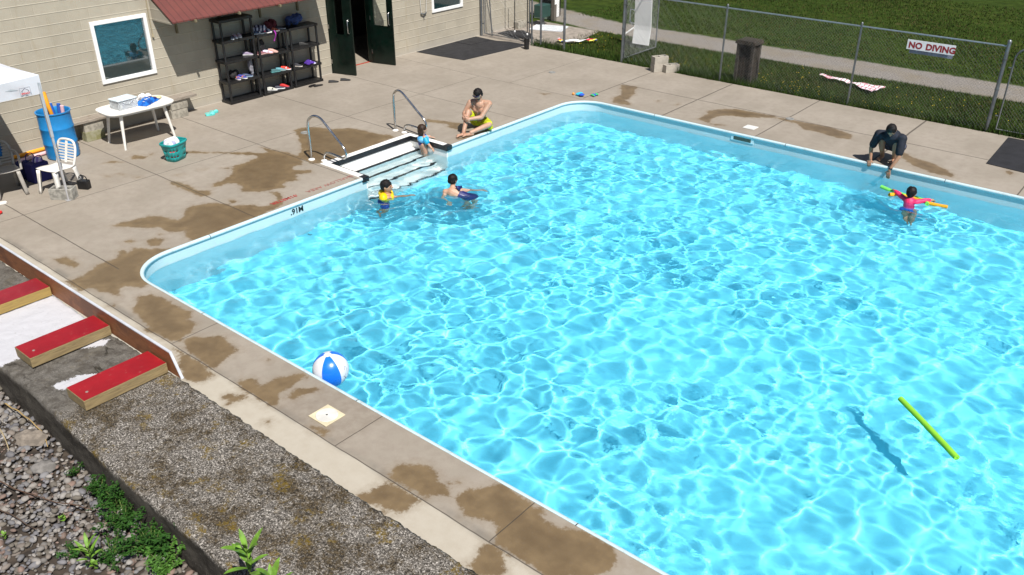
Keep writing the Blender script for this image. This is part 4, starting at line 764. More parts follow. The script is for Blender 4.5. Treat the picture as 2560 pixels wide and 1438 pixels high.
# laundry basket
t = thing('laundry_basket', 'teal laundry basket full of towels standing on the open deck', 'basket', (-14.83, 7.93, 0), R(20)); t.scale = (.80, .80, 1.22); m_teal = mat('teal_plastic', (.015,.30,.30), .4)
mb = MB()
def rr(a, b, z, n=40):
    return [(a*abs(math.cos(2*math.pi*i/n))**.55*(1 if math.cos(2*math.pi*i/n)>0 else -1), b*abs(math.sin(2*math.pi*i/n))**.55*(1 if math.sin(2*math.pi*i/n)>0 else -1), z) for i in range(n)]
mb.tube(rr(.215,.30,.275), .018, 6, closed=True); mb.build('rim', m_teal, t, smooth=60)
mb = MB(); n = 40
rings = [(.155,.215,.0),(.17,.235,.07),(.172,.24,.09),(.185,.26,.16),(.188,.265,.18),(.205,.287,.25),(.21,.295,.275)]
vs = []
for a, b, z in rings: vs += rr(a, b, z, n)
fs = []
for i in range(len(rings)-1):
    for j in range(n):
        if i in (1, 3) and j % 3 != 0: continue
        fs.append((i*n+j, i*n+(j+1)%n, (i+1)*n+(j+1)%n, (i+1)*n+j))
mb.add(vs, fs); mb.add(rr(.155,.215,.004,n), [tuple(range(n))]); mb.build('body', m_teal, t, smooth=60, solid=.004)
lump('towel', 'white towel with mauve folds heaped on top of the teal basket', 'towel', (-14.83,7.93,.22), (.15,.225,.22), stripem('white_mauve', (.72,.72,.76), (.40,.40,.62), 14, 0, .75), 41, R(20))
lump('towel', 'red and white towel seen through the slots of the teal basket', 'towel', (-14.83,7.93,.02), (.115,.175,.22), stripem('red_white', (.5,.04,.05), (.7,.68,.68), 18, 0, .4), 42, R(20))

# ------------------------------------------------------------ canopy tent
m_can = mat('canopy_white', (.66,.68,.74), .75, var=.05, scale=2); CXc, CYc = -14.40, 5.70; S3 = 3.05
t = thing('canopy_tent', 'white pop up canopy tent corner at the left edge', 'canopy', (CXc, CYc, 0))
cc = (-S3/2, -S3/2, 2.95)
def roof():
    mb = MB(); cs = [(0,0,2.12),(-S3,0,2.12),(-S3,-S3,2.12),(0,-S3,2.12)]; n = 14
    for i in range(4):
        a = Vector(cs[i]); b = Vector(cs[(i+1)%4]); c = Vector(cc)
        def f(u, v):
            q = a.lerp(b, u).lerp(c, v); q.z -= .10*math.sin(math.pi*v)*(1-.3*math.sin(math.pi*u)) - .0; q.z += -.05*math.sin(math.pi*u)*(1-v); return q
        mb.sheet(f, 12, n)
    return mb
roof().build('roof', m_can, t, smooth=180)
def valance(a, b, name, steps=40):
    mb = MB(); a = Vector(a); b = Vector(b); d = (b-a).normalized(); nr = Vector((-d.y, d.x, 0))
    def f(u, v):
        q = a.lerp(b, u); q.z -= .05*math.sin(math.pi*u)*(1-v) + .30*v; q += nr*(.012*math.sin(u*22+v*2)*v + .008*math.sin(u*57+v*5)*v*(1)-.03*v); return q
    mb.sheet(f, steps, 8); return mb.build(name, m_can, t, smooth=180)
valance((.0,0,2.12), (.0,-S3,2.12), 'valance'); valance((-S3,0,2.12), (0,0,2.12), 'valance')
valance((0,-S3,2.12), (-S3,-S3,2.12), 'valance'); valance((-S3,-S3,2.12), (-S3,0,2.12), 'valance')
m_leg = mat('tent_leg_white', (.5,.5,.52), .35, .3)
for x, y in ((-.03,-.03), (-S3+.03,-.03), (-.03,-S3+.03), (-S3+.03,-S3+.03)):
    mb = MB(); mb.box(x-.017, y-.017, .01, x+.017, y+.017, 1.1); mb.box(x-.023, y-.023, 1.1, x+.023, y+.023, 2.09); lg = mb.build('leg', m_leg, t, bevel=.003)
    mb = MB(); mb.box(x-.045, y-.045, 0, x+.045, y+.045, .0095); mb.build('foot_plate', m_leg, lg)
mb = MB()
for a, b in (((-.03,-.03),(-.03,-S3+.03)), ((-.03,-.03),(-S3+.03,-.03))):
    m = ((a[0]+b[0])/2, (a[1]+b[1])/2)
    mb.beam((*a,2.06), (*m,1.93), .02, .03); mb.beam((*a,1.93), (*m,2.06), .02, .03)
mb.build('scissor_frame', m_leg, t)
# small emblem on the valance: a roof chevron in a frame with a word under it
Ml = Matrix.Translation((.048, -.36, 1.87)) @ Euler((R(90), 0, R(90))).to_matrix().to_4x4(); m_ink = mat('emblem_ink', (.12,.13,.18), .6); m_inkr = mat('emblem_red', (.6,.05,.05), .6)
mb = MB()
for a, b in (((0,0),(.16,0)), ((.16,0),(.16,.11)), ((.16,.11),(0,.11)), ((0,.11),(0,0)), ((.02,.055),(.08,.10)), ((.08,.10),(.14,.055)), ((.035,.035),(.035,.065)), ((.125,.035),(.125,.065))):
    mb.beam(Ml @ Vector((*a,0)), Ml @ Vector((*b,0)), .002, .005 if a[1] in (0,.11) and b[1] in (0,.11) else .009)
mb.build('emblem', m_ink, t); text('emblem_word', 'IMPACT', .038, m_inkr, t, Ml @ Matrix.Translation((.013,.012,.002)), bold=.0015)
cinder('concrete_block', -14.57, 5.67, .0005, R(38), 'grey concrete block weighting the canopy leg', None, mat('block_grey', (.30,.29,.26), .95, var=.35, scale=12, bump=1., bscale=70), holes=3)
# chairs
def chair(name, label, x, y, rz, m, arms=False, seatz=.43, top=.82):
    """monobloc chair, faces local -y"""
    t = thing(name, label, 'chair', (x, y, 0), rz)
    mb = MB(); mb.sheet(lambda u, v: ((u-.5)*(.46-.05*v), -.21+.42*v, seatz-.012*math.sin(math.pi*u)+.012*math.cos((v-.15)*5)), 10, 10); mb.build('seat', m, t, smooth=180, solid=.012)
    for sx in (-1, 1):
        mb = MB(); mb.sheet(lambda u, v: (sx*(.20+.045*v+ (u-.5)*.0), -.19-.03*v+(u-.5)*.085*(1-.3*v), (seatz-.01)*(1-v)), 2, 6)
        mb.sheet(lambda u, v: (sx*(.20+.045*v)-sx*u*.055, -.21-.05*v, (seatz-.01)*(1-v)), 2, 6); mb.build('leg', m, t, smooth=40, solid=.01)
        mb = MB(); mb.sheet(lambda u, v: (sx*(.19+.03*v), .19+.07*v+(u-.5)*.085*(1-.3*v), (seatz-.01)*(1-v)), 2, 6)
        mb.sheet(lambda u, v: (sx*(.19+.03*v)-sx*u*.055, .215+.08*v, (seatz-.01)*(1-v)), 2, 6); mb.build('leg', m, t, smooth=40, solid=.01)
    # back: hooped frame and slats
    def bk(a, h): return Vector((a, .205+.13*h, seatz+(top-seatz)*h))
    hoop = [bk(-.19,0), bk(-.21,.35), bk(-.205,.7), bk(-.16,.93), bk(-.07,1.), bk(.07,1.), bk(.16,.93), bk(.205,.7), bk(.21,.35), bk(.19,0)]
    mb = MB(); mb.tube(smoothpath(hoop, 4), .021, 8); 
    for i in range(7): h = .12+.115*i; mb.beam(bk(-.19,h), bk(.19,h), .010, .024)
    mb.beam(bk(0,.05), bk(0,.98), .045, .012)
    mb.build('backrest', m, t, smooth=50)
    if arms:
        for sx in (-1, 1):
            mb = MB(); mb.tube(smoothpath([(sx*.21,.26,.66), (sx*.25,.1,.67), (sx*.255,-.1,.66), (sx*.245,-.19,.62), (sx*.235,-.22,.45)], 4), .02, 8); mb.build('armrest', m, t, smooth=60)
    return t
chair('plastic_chair', 'white plastic chair beside the canopy leg', -14.93, 5.80, R(16), m_wp)
chair('plastic_chair', 'grey plastic armchair in the shade under the canopy', -15.50, 5.18, R(78), mat('grey_plastic', (.34,.32,.29), .5), True)
lump('towel', 'bright blue towel draped over the grey armchair back', 'towel', (-15.85, 5.20, .45), (.14,.22,.45), mat('towel_blue', (.005,.10,.28), .95, var=.4), 51, vox=.016)
lump('towel', 'lime green towel corner hanging from the armchair', 'towel', (-15.92, 5.05, .5), (.07,.1,.25), mat('lime', (.25,.38,.02), .9), 52)
lump('backpack', 'navy backpack standing behind the grey armchair', 'backpack', (-15.98, 5.62, .0), (.17,.2,.42), mat('navy_pack', (.012,.018,.10), .8, var=.3), 53, vox=.016)
t = thing('tote_bag', 'dark blue tote bag standing on the deck left of the barrel', 'bag', (-15.72, 5.78, 0), R(10)); m_tb = mat('tote_navy', (.012,.014,.13), .8)
mb = MB(); mb.prism([(-.12,-.16),(.12,-.16),(.14,.16),(-.12,.17)], .0, .34); mb.build('body', m_tb, t, bevel=.02)
for s in (-1, 1):
    mb = MB(); mb.tube(smoothpath([(s*.1,-.09,.34),(s*.12,-.06,.46),(s*.12,.05,.47),(s*.1,.09,.34)], 4), .009, 6); mb.build('handle', m_tb, t)
lump('towel', 'lilac patterned towel spilling from the dark blue tote bag', 'towel', (-15.76, 5.84, .30), (.1,.12,.13), stripem('lilac', (.3,.2,.55), (.6,.55,.75), 30), 54)
t = thing('small_bucket', 'small black handled case on the deck behind the canopy leg', 'case', (-14.72, 6.10, 0), R(30))
mb = MB(); mb.prism([(-.1,-.06),(.1,-.06),(.1,.06),(-.1,.06)], 0, .16); mb.build('body', m_bp, t, bevel=.02); mb = MB(); mb.tube(smoothpath([(-.08,0,.155),(-.05,0,.23),(.05,0,.23),(.08,0,.155)], 4), .009, 6); mb.build('handle', m_bp, t)
mb = MB(); mb.prism([(-.1,-.03),(-.03,-.05),(.08,-.045),(.1,0),(.08,.045),(-.03,.05),(-.1,.03)], 0, .035); o = mb.build('flip_flop', m_wp, loc=(-15.12, 4.86, 0), bevel=.008); o.rotation_euler.z = 1.2; tag(o, 'white rubber sandal on the deck at the far left edge', 'shoe')
mb = MB(); mb.ell((0,0,.03), (.05,.06,.03)); tag(mb.build('toy_piece', mat('toy_red', (.6,.02,.02), .4), smooth=180, loc=(-14.72, 4.66, 0)), 'small red rounded toy at the far left edge of the deck', 'toy')
# toy heap near the far corner
tt = lump('towel', 'turquoise and blue swim vest lying at the far left pool corner', 'vest', (-11.45, 16.22, .002), (.13,.15,.07), stripem('vest_blue', (.03,.45,.65), (.02,.08,.5), 9, 0, .6), 61); tt.name = 'swim_vest'
tt = lump('towel', 'blue and green cloth beside the swim vest at the pool corner', 'cloth', (-11.2, 16.42, .002), (.07,.16,.05), stripem('cloth_bg', (.02,.1,.45), (.05,.4,.15), 12), 62)
mb = MB(); mb.ell((0,0,.03),(.03,.03,.03)); tag(mb.build('toy_piece', mat('toy_orange', (.8,.3,.05), .4), smooth=180, loc=(-11.60, 16.17, 0)), 'tiny orange and red toy touching the swim vest', 'toy')

# ------------------------------------------------------------ fence
m_galv = mat('galvanised', (.20,.215,.235), .45, .7, var=.2); m_wire = mat('fence_wire', (.15,.16,.17), .5, .5)
m_galv2 = mat('galvanised_dark', (.16,.17,.18), .5, .6, var=.25)
FY = 19.47; FH = 1.72
def wires(mb, xa, xb, z0, z1, y, p=.07, r=.0013, M=None):
    h = z1-z0; L = xb-xa; n = int((L+h)/p)
    for s in (1, -1):
        for i in range(n+1):
            c = xa - h + i*p if s > 0 else xa + i*p
            # line x = c + s*(z-z0)
            za, zb = z0, z1; x0_ = c; x1_ = c+s*h
            if s > 0:
                if x0_ < xa: za = z0+(xa-x0_); x0_ = xa
                if x1_ > xb: zb = z1-(x1_-xb); x1_ = xb
            else:
                if x0_ > xb: za = z0+(x0_-xb); x0_ = xb
                if x1_ < xa: zb = z1-(xa-x1_); x1_ = xa
            if zb-za < .02: continue
            A = Vector((x0_, y+s*.0022, za)); B = Vector((x1_, y+s*.0022, zb))
            if M is not None: A = M @ A; B = M @ B
            mb.tube([A, B], r, 3, caps=False)
    return mb
def fence(xa, xb, posts, label, h=FH, rail=True, thick=()):
    t = thing('chain_link_fence', label, 'fence', (xa, FY, 0)); I = Matrix.Translation((-xa, -FY, 0))
    for x in posts:
        hh, r = (h+.06, .022)
        if x in thick: hh, r = thick[x]
        mb = MB(); mb.tube([I @ Vector((x, FY, -.1)), I @ Vector((x, FY, hh-.02))], r, 12); mb.lathe([(r+.004,hh-.03),(r+.005,hh),(r*.6,hh+.025),(0,hh+.032)], I @ Vector((x,FY,0)), 12)
        pm_ = mb.build('post', m_galv, t, smooth=50)
        if r > .025:
            for z in (.25, .85, 1.45):
                mb = MB(); mb.lathe([(r+.001,z),(r+.007,z),(r+.007,z+.03),(r+.001,z+.03)], I @ Vector((x,FY,0)), 14); mb.build('clamp', m_galv2, pm_, smooth=40)
    if rail: mb = MB(); mb.tube([I @ Vector((xa, FY, h)), I @ Vector((xb, FY, h))], .017, 8); mb.build('top_rail', mat('rail_galv', (.35,.42,.48), .35, .7), t, smooth=60)
    mb = MB(); wires(mb, xa, xb, .03, h, FY-.026, M=I); mb.build('wire_mesh', m_wire, t)
    return t
fence(-12.45, -3.54, (-12.45, -9.6, -6.43, -3.54), 'long chain link fence behind the far deck', thick={-12.45: (2.3, .034), -3.54: (1.82, .036)})
fence(-15.1, -14.33, (-15.15, -14.34), 'short chain link fence panel left of the open gate', h=2.2, thick={-14.34: (2.3, .034), -15.15: (2.3, .028)})
def gate(name, label, x, y, rz, L, h, brace=False, rc=.18, z0=.08):
    t = thing(name, label, 'gate', (x, y, 0), rz)
    mb = MB(); mb.tube([(.03,0,z0)] + [(.03,0,h-rc)] + [(.03+rc-rc*math.cos(a), 0, h-rc+rc*math.sin(a)) for a in np.linspace(.2,1.57,6)] + [(L-rc,0,h)] + [(L-rc+rc*math.sin(a), 0, h-rc+rc*math.cos(a)) for a in np.linspace(.2,1.57,6)] + [(L,0,z0)], .019, 8, closed=True); mb.build('frame', m_galv2, t, smooth=60)
    if brace: mb = MB(); mb.tube([(.08,0,h), (L*.5,0,z0)], .015, 8); mb.build('brace', m_galv2, t, smooth=60)
    mb = MB(); wires(mb, .04, L-.01, z0, h-.04, .02); mb.build('wire_mesh', m_wire, t)
    for z in (.35, h-.4):
        mb = MB(); mb.tube([(-.04,0,z),(.035,0,z)], .014, 8); mb.build('hinge', m_galv, t)
    return t
gate('chain_link_gate', 'chain link gate closing the gap between building and fence', -17.28, FY, 0, 1.72, 2.1, False)
mb = MB(); mb.tube([(0,0,-.05),(0,0,2.3)], .033, 12); wp = mb.build('gate_post', m_galv, loc=(-17.34, FY-.02, 0), smooth=60); tag(wp, 'galvanised post standing against the building wall', 'post')
mb = MB(); mb.tube([(0,0,-.05),(0,0,2.3)], .026, 12); wp = mb.build('gate_post', m_galv2, loc=(-15.47, FY+.0, 0), smooth=60); tag(wp, 'dark galvanised post behind the short black cylinder', 'post')
mb = MB(); mb.tube([(0,0,0),(-.22,.03,2.3)], .017, 8); o = mb.build('fence_prop', m_galv2, loc=(-17.05, FY+.12, 0), smooth=60); tag(o, 'thin slanting pipe leaning near the wall post', 'pipe')
gate('chain_link_gate', 'open chain link gate swung out over the grass', -12.45, FY+.05, R(90.5), 1.66, 2.1)
gate('chain_link_gate', 'chain link gate with rounded corner at the right edge', -3.40, FY, 0, 1.25, 1.72, rc=.22)
mb = MB(); mb.tube([(0,0,.0),(0,0,1.1)], .026, 10); o = mb.build('gate_latch', m_galv2, loc=(-3.47+.0, FY-.01, .95)); bpy.data.objects.remove(o)
# sign on the fence
t = thing('no_diving_sign', 'white NO DIVING sign with dark red letters on the fence', 'sign', (-4.945, FY-.04, 1.37))
mb = MB(); mb.box(-.475, -.006, .03, .475, 0, .23); mb.build('board', mat('sign_white', (.74,.76,.80), .45, var=.05), t, bevel=.002)
m_sr = mat('sign_red', (.27,.012,.016), .5, var=.1)
for wd, xo in (('NO', -.44), ('DIVING', -.095)): text('lettering', wd, .170, m_sr, t, Matrix.Translation((xo,-.008,.066)) @ Matrix.Rotation(R(90), 4, 'X'), bold=.007, space=1.02)
mb = MB(); mb.box(-.42, .055, -.055, .44, .060, .10); mb.build('rear_plate', mat('sign_back', (.25,.28,.38), .5), t)

# ------------------------------------------------------------ beyond the fence
m_wst = mat('lounger_white', (.9,.9,.9), .5, var=.06)
t = thing('sun_lounger', 'white plastic lounger stood on end behind the open gate', 'lounger', (-12.95, 21.15, 0), R(2))
def lp(s): return Vector((0, .02+.28*s if s < .25 else .09-.12*(s-.25), .08+1.75*s))
mb = MB(); mb.sheet(lambda u, v: lp(v)+Vector(((u-.5)*.52, 0, 0)), 4, 14); mb.build('bed', m_wst, t, solid=.03)
mb = MB()
mb.tube([(-.36,.15,.55),(-.50,.22,.6),(-.5,.22,.95),(-.28,.12,.95)], .018, 8); mb.tube([(-.28,.1,.6),(-.5,.22,.6)], .018, 8); mb.build('armrest', m_wst, t)
mb = MB(); mb.tube([(-.26,.05,.5),(-.45,-.1,.33)], .02, 8); mb.build('leg', m_wst, t)
mb = MB(); mb.box(-.5,-.35,.004,.52,.38,.03); o = mb.build('white_board', mat('board_white', (.62,.65,.68), .5), loc=(-16.40, 21.45, 0), bevel=.004); o.rotation_euler.z = R(20); tag(o, 'white flat board lying on concrete beyond the corner gate', 'board')
mb = MB(); mb.prism([(-17.4,19.42),(-14.9,19.42),(-14.75,20.8),(-15.0,22.1),(-17.4,22.2)], -.03, .002); o = mb.build('concrete_pad', mat('pad_concrete', (.27,.235,.2), .9, var=.25), loc=(0,0,0)); struct(o)
cinder('concrete_block', -17.15, 21.0, .003, R(90), 'grey concrete block against the building beyond the gate')
t = thing('electric_box', 'dark green electric box on a stand beyond the corner gate', 'box', (-16.88, 21.75, .0))
mb = MB(); mb.box(-.16,-.22,.25,.16,.22,.62); mb.build('body', mat('green_box', (.02,.06,.05), .5), t, bevel=.02); mb = MB(); mb.box(-.05,-.05,0,.05,.05,.25); mb.build('stand', m_galv2, t)
t = thing('equipment_cage', 'dark wire cage with a white panel standing by the gravel track', 'cage', (-17.55, 23.0, 0), R(10))
mb = MB()
for x in (-.25, .25):
    for y in (-.25, .25): mb.tube([(x,y,0),(x,y,1.0)], .015, 6)
for z in (.95, 1.0, .6, .3): mb.tube([(-.25,-.25,z),(.25,-.25,z),(.25,.25,z),(-.25,.25,z)], .014, 6, closed=True)
mb.build('frame', m_bp, t); mb = MB(); mb.box(-.2,-.2,.15,.2,.2,.8); mb.build('machine', mat('machine_black', (.012,.015,.012), .6, var=.5, scale=20), t)
mb = MB(); mb.box(.27,-.28,0,.29,.1,.85); mb.build('side_panel', m_wst, t); mb = MB(); mb.prism([(-.3,-.5),(.35,-.5),(.3,-.3),(-.3,-.3)], 0, .3); mb.build('front_panel', mat('pale_green', (.2,.26,.22), .7), t)
t = thing('wooden_post', 'grey weathered wooden post with a white side beyond the gate', 'post', (-17.0, 22.5, 0)); mb = MB(); mb.box(-.06,-.06,0,.06,.06,2.2); mb.build('shaft', mat('post_wood', (.15,.13,.11), .9), t)
mb = MB(); mb.box(.0605,-.05,.5,.07,.07,2.2); mb.build('white_strip', m_wst, t)
# dark wooden box by the fence
t = thing('wooden_bin', 'tall dark wooden bin standing in the grass behind the fence', 'bin', (-9.05, 19.72, 0), R(-4)); t.scale = (.88, .9, 1.); m_dw = mat('dark_wood', (.040,.030,.020), .9, var=.5, scale=14, bump=.6, bscale=30)
for i, (x, y) in enumerate(((-.22,-.16),(.22,-.16),(-.22,.16),(.22,.16))): mb = MB(); mb.box(x-.04,y-.04,-.02,x+.04,y+.04,.93); mb.build('post', mat('dark_post_%d' % i, (.060,.050,.040), .9, var=.5, scale=14), t, bevel=.004)
for i in range(4): mb = MB(); mb.box(-.178+.09*i,-.15,.02,-.178+.09*i+.084,-.13,.62+.02*(i%2)); mb.build('front_board', m_dw, t)
mb = MB(); mb.box(-.178,.13,.02,.178,.15,.88); mb.build('back_board', m_dw, t); 
for s in (-1,1): mb = MB(); mb.box(s*.22-.012,-.118,.02,s*.22+.012,.118,.88); mb.build('side_board', m_dw, t)
mb = MB(); mb.prism([(-.3,-.06),(-.26,0),(.26,0),(.3,-.06),(.3,-.09),(-.3,-.09)], -.24, .24, Matrix.Translation((0,0,1.02)) @ Matrix.Rotation(R(90),4,'X')); mb.build('lid', m_dw, t, bevel=.006)
m_cbn = mat('new_block', (.37,.34,.29), .9, var=.15, bump=.5, bscale=80)
cinder('concrete_block', -11.20, 19.28, .0005, R(62), 'lower left concrete block of three at the deck edge', 'three concrete blocks stacked at the far deck edge', m_cbn)
cinder('concrete_block', -10.94, 19.42, .0005, R(62), 'lower right concrete block of three at the deck edge', 'three concrete blocks stacked at the far deck edge', m_cbn)
cinder('concrete_block', -11.20, 19.29, .191, R(62), 'concrete block lying on top of the other two at the deck edge', 'three concrete blocks stacked at the far deck edge', m_cbn)
def towelflat(label, pts, m, h=.03, seed=1):
    cx = sum(p[0] for p in pts)/len(pts); cy = sum(p[1] for p in pts)/len(pts); n = len(pts)//2; r = random.Random(seed); mb = MB(); top = pts[:n]; bot = pts[n:][::-1]
    def interp(P, u):
        k = u*(len(P)-1); i = min(int(k), len(P)-2); f = k-i; return Vector((P[i][0]*(1-f)+P[i+1][0]*f, P[i][1]*(1-f)+P[i+1][1]*f))
    def f(u, v):
        a = interp(top, u).lerp(interp(bot, u), v); return (a.x-cx, a.y-cy, .02+h*(.5+.5*math.sin(u*23+v*7)*math.cos(v*6+u*5)))
    mb.sheet(f, 40, 12); o = mb.build('towel', m, smooth=180, loc=(cx, cy, .03)); tag(o, label, 'towel'); return o
k = NT('checked_cloth'); p = k.pos(); s = k.n('SeparateXYZ', {0: p}); a = k.math('PINGPONG', s.outputs[0], .05); b = k.math('PINGPONG', s.outputs[1], .05)
k.bs(Base_Color=k.mix(k.math('MAXIMUM', k.ramp(a,.036,.040), k.ramp(b,.036,.040)), (.72,.70,.72), (.42,.12,.16)), Roughness=.9)
towelflat('red and white checked towel spread on the grass behind the fence', [(-7.85,21.35),(-7.35,21.3),(-6.85,21.15),(-6.2,21.25),(-6.3,20.6),(-6.95,21.0),(-7.3,21.1),(-7.8,21.2)], k.m, .05)
k = NT('rainbow_cloth'); p = k.pos(); s = k.n('SeparateXYZ', {0: p}); cr = k.n('ValToRGB', {0: k.math('FRACT', k.math('MULTIPLY', s.outputs[0], 1.5))}); cr.color_ramp.interpolation = 'CONSTANT'
for i, (q, c) in enumerate(((0,(.7,.72,.75)),(.35,(.5,.02,.05)),(.5,(.7,.6,.1)),(.6,(.05,.1,.4)),(.75,(.6,.65,.75)))):
    e = cr.color_ramp.elements[i] if i < 2 else cr.color_ramp.elements.new(q); e.position = q; e.color = (*c, 1)
k.bs(Base_Color=cr, Roughness=.9)
towelflat('colourful striped towel lying in the grass left of the open gate', [(-15.2,20.35),(-14.9,20.25),(-14.5,20.75),(-14.3,21.0),(-14.2,20.85),(-14.45,20.55),(-14.8,20.1),(-15.1,20.15)], k.m, .05)

# ------------------------------------------------------------ retaining wall, planks, board, gravel, weeds
ZW = 1.0; ZG = .665
from mathutils import noise as mnoise
def backy(x): return 2.002 - .030*x + .012*math.sin(x*2.3)
def wallmat():
    k = NT('old_concrete'); p = k.wpos(); sp = k.n('SeparateXYZ', {0: p}); x = sp.outputs[0]
    f1 = k.noise(34, 6, .85, p); f2 = k.noise(72, 4, .85, p); n1 = k.noise(2.2, 6, .7, p); n2 = k.noise(7, 6, .75, p)
    wht = (.62,.575,.52); gry = (.15,.136,.12); drk = (.018,.015,.012); bro = (.075,.052,.022); och = (.15,.10,.012)
    c = k.mix(k.ramp(f1, .40, .62), drk, gry); c = k.mix(k.math('MULTIPLY', k.ramp(f2, .49, .60), k.ramp(k.noise(33, 4, .8, p), .38, .62, .25, 1)), c, wht)
    bl = k.ramp(k.math('ADD', k.math('MULTIPLY', n1, .55), k.math('MULTIPLY', n2, .45)), .45, .58)
    cb = k.mix(k.ramp(f1, .42, .58), drk, bro); cb = k.mix(k.ramp(f2, .54, .66), cb, (.28,.25,.21))
    c = k.mix(k.math('MULTIPLY', bl, .9), c, cb)
    mo = k.math('MULTIPLY', k.ramp(k.noise(3.1, 6, .75, k.n('Mapping', {'Vector': p, 'Location': (3.1, 1.2, 0)}).outputs[0]), .54, .62), k.ramp(k.noise(26, 5, .8, p), .42, .56))
    c = k.mix(k.math('MULTIPLY', mo, .85), c, och)
    # smoother darker cracked part on the far left
    left = k.ramp(k.math('ADD', x, k.math('MULTIPLY', n2, .6)), -6.95, -6.6, 1, 0)
    lc = k.mix(k.ramp(n2, .35, .65), (.15,.14,.125), (.075,.068,.06)); lc = k.mix(k.ramp(k.noise(60, 4, .8, p), .55, .7, 0, .7), lc, (.04,.035,.03))
    cr = k.n('TexVoronoi', {'Scale': 2.6, 'Vector': k.mix(.35, p, k.n('TexNoise', {'Scale': 5., 'Detail': 6.}).outputs[1])}, feature='DISTANCE_TO_EDGE').outputs[0]
    lc = k.mix(k.math('MULTIPLY', k.ramp(cr, .0, .03, .9, 0), k.ramp(n1, .45, .6)), lc, (.02,.018,.015))
    c = k.mix(k.math('MULTIPLY', left, .85), c, lc)
    pa = k.n('Attribute', attribute_name='paint').outputs['Fac']
    pf = k.ramp(k.math('ADD', pa, k.math('MULTIPLY', k.math('SUBTRACT', k.noise(18, 6, .8, p), .5), .16)), -.004, .008)
    c = k.mix(pf, c, k.mix(k.ramp(k.noise(30, 4, .7, p), .6, .75), (.50,.50,.53), (.33,.32,.31)))
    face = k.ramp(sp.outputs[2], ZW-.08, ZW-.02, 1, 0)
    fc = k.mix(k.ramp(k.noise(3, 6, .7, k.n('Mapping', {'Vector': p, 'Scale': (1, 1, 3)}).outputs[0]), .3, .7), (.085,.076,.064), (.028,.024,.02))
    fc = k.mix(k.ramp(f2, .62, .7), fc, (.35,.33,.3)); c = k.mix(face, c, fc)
    k.bs(Base_Color=c, Roughness=.95, Specular_IOR_Level=.15)
    k.bs(Normal=k.bump(k.math('ADD', f1, k.math('MULTIPLY', f2, .6)), .9, .008)); return k.m
PAINT = [[(-8.34,2.1),(-8.30,3.26),(-9.2,3.3),(-9.6,3.3),(-9.6,2.0)][::-1], [(-7.62,2.42),(-7.50,2.42),(-7.35,2.6),(-7.25,2.9),(-7.35,2.95),(-7.60,2.65)], [(-8.15,2.9),(-8.06,2.88),(-7.9,3.1),(-8.0,3.18),(-8.12,3.05)]]
def bigwall():
    mb = MB(); xa, xb = -12.0, -1.0; nx = 560; prof = []
    # t in 0..1: front face up, top, back face down
    seg = [('f', 4), ('t', 44), ('b', 14)]
    rows = []
    for i in range(nx+1):
        x = xa+(xb-xa)*i/nx; by = backy(x); fy = 3.25+.006*math.sin(x*1.7); row = []
        for j in range(4): row.append(Vector((x, fy, -.02+(ZW-.03)*j/3.)))
        for j in range(45):
            u = j/44; e = min(u, 1-u)*44; drop = .016*max(0, 1-e/1.2)
            y = fy+(by-fy)*u; q = Vector((x, y, ZW-drop))
            q.z += .006*mnoise.noise(q*9)+.005*mnoise.noise(q*31)+.012*mnoise.noise(q*1.4)
            if e < 1: q.y += .014*mnoise.noise(q*14) + .01*mnoise.noise(q*40)
            row.append(q)
        for j in range(1, 15):
            u = j/14; q = Vector((x, by-.035*u, ZW-.016-(ZW-ZG+.25)*u)); q.y -= .012*mnoise.noise(q*5)+.008*mnoise.noise(q*18)+.004*mnoise.noise(q*45); row.append(q)
        rows.append(row)
    m = len(rows[0]); vs = [v for r in rows for v in r]
    mb.add(vs, [(i*m+j, i*m+j+1, (i+1)*m+j+1, (i+1)*m+j) for i in range(nx) for j in range(m-1)])
    V = np.array(mb.v, dtype=float); pt = sdf_polys(V[:,0], V[:,1], PAINT)
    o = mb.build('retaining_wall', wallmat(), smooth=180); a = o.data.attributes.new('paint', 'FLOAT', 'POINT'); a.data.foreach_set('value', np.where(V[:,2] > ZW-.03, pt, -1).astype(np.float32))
    tag(o, 'thick weathered concrete retaining wall with lichen in the foreground', 'wall')
bigwall()
k = NT('plank_timber'); p = k.pos(); g = k.noise(6, 6, .6, k.n('Mapping', {'Vector': p, 'Scale': (8, 1, 8)}).outputs[0], 1.)
k.bs(Base_Color=k.mix(k.ramp(g, .3, .7), (.30,.225,.11), (.19,.14,.07)), Roughness=.8, Normal=k.bump(g, .4, .006)); m_tim = k.m
k = NT('plank_timber_yellow'); p = k.pos(); g = k.noise(6, 6, .6, k.n('Mapping', {'Vector': p, 'Scale': (8, 1, 8)}).outputs[0], 1.)
k.bs(Base_Color=k.mix(k.ramp(g, .3, .7), (.36,.25,.075), (.27,.185,.06)), Roughness=.8); m_tim2 = k.m
def redmat(name, c):
    k = NT(name); p = k.pos(); n = k.noise(5, 5, .6, p); s = k.noise(30, 6, .8, k.n('Mapping', {'Vector': p, 'Scale': (1, .4, 1)}).outputs[0])
    cc = k.mix(k.ramp(n, .3, .7), c, tuple(x*.8 for x in c)); sp = k.n('SeparateXYZ', {0: p})
    cc = k.mix(k.ramp(s, .60, .72, 0, .5), cc, (.45,.25,.2))
    k.bs(Base_Color=cc, Roughness=.45, Normal=k.bump(k.noise(40, 4, .6, p), .25, .003)); return k.m
BLK = [(-9.50, 2.80, 3.235, (.27,.014,.022), m_tim2, 'red topped timber block at the left edge, the farthest of three'), (-8.20, 2.43, 3.235, (.29,.008,.014), m_tim, 'red topped timber block in the middle of three on the old wall'), (-7.13, 2.42, 3.23, (.31,.009,.014), m_tim, 'red topped timber block nearest the camera on the old wall')]
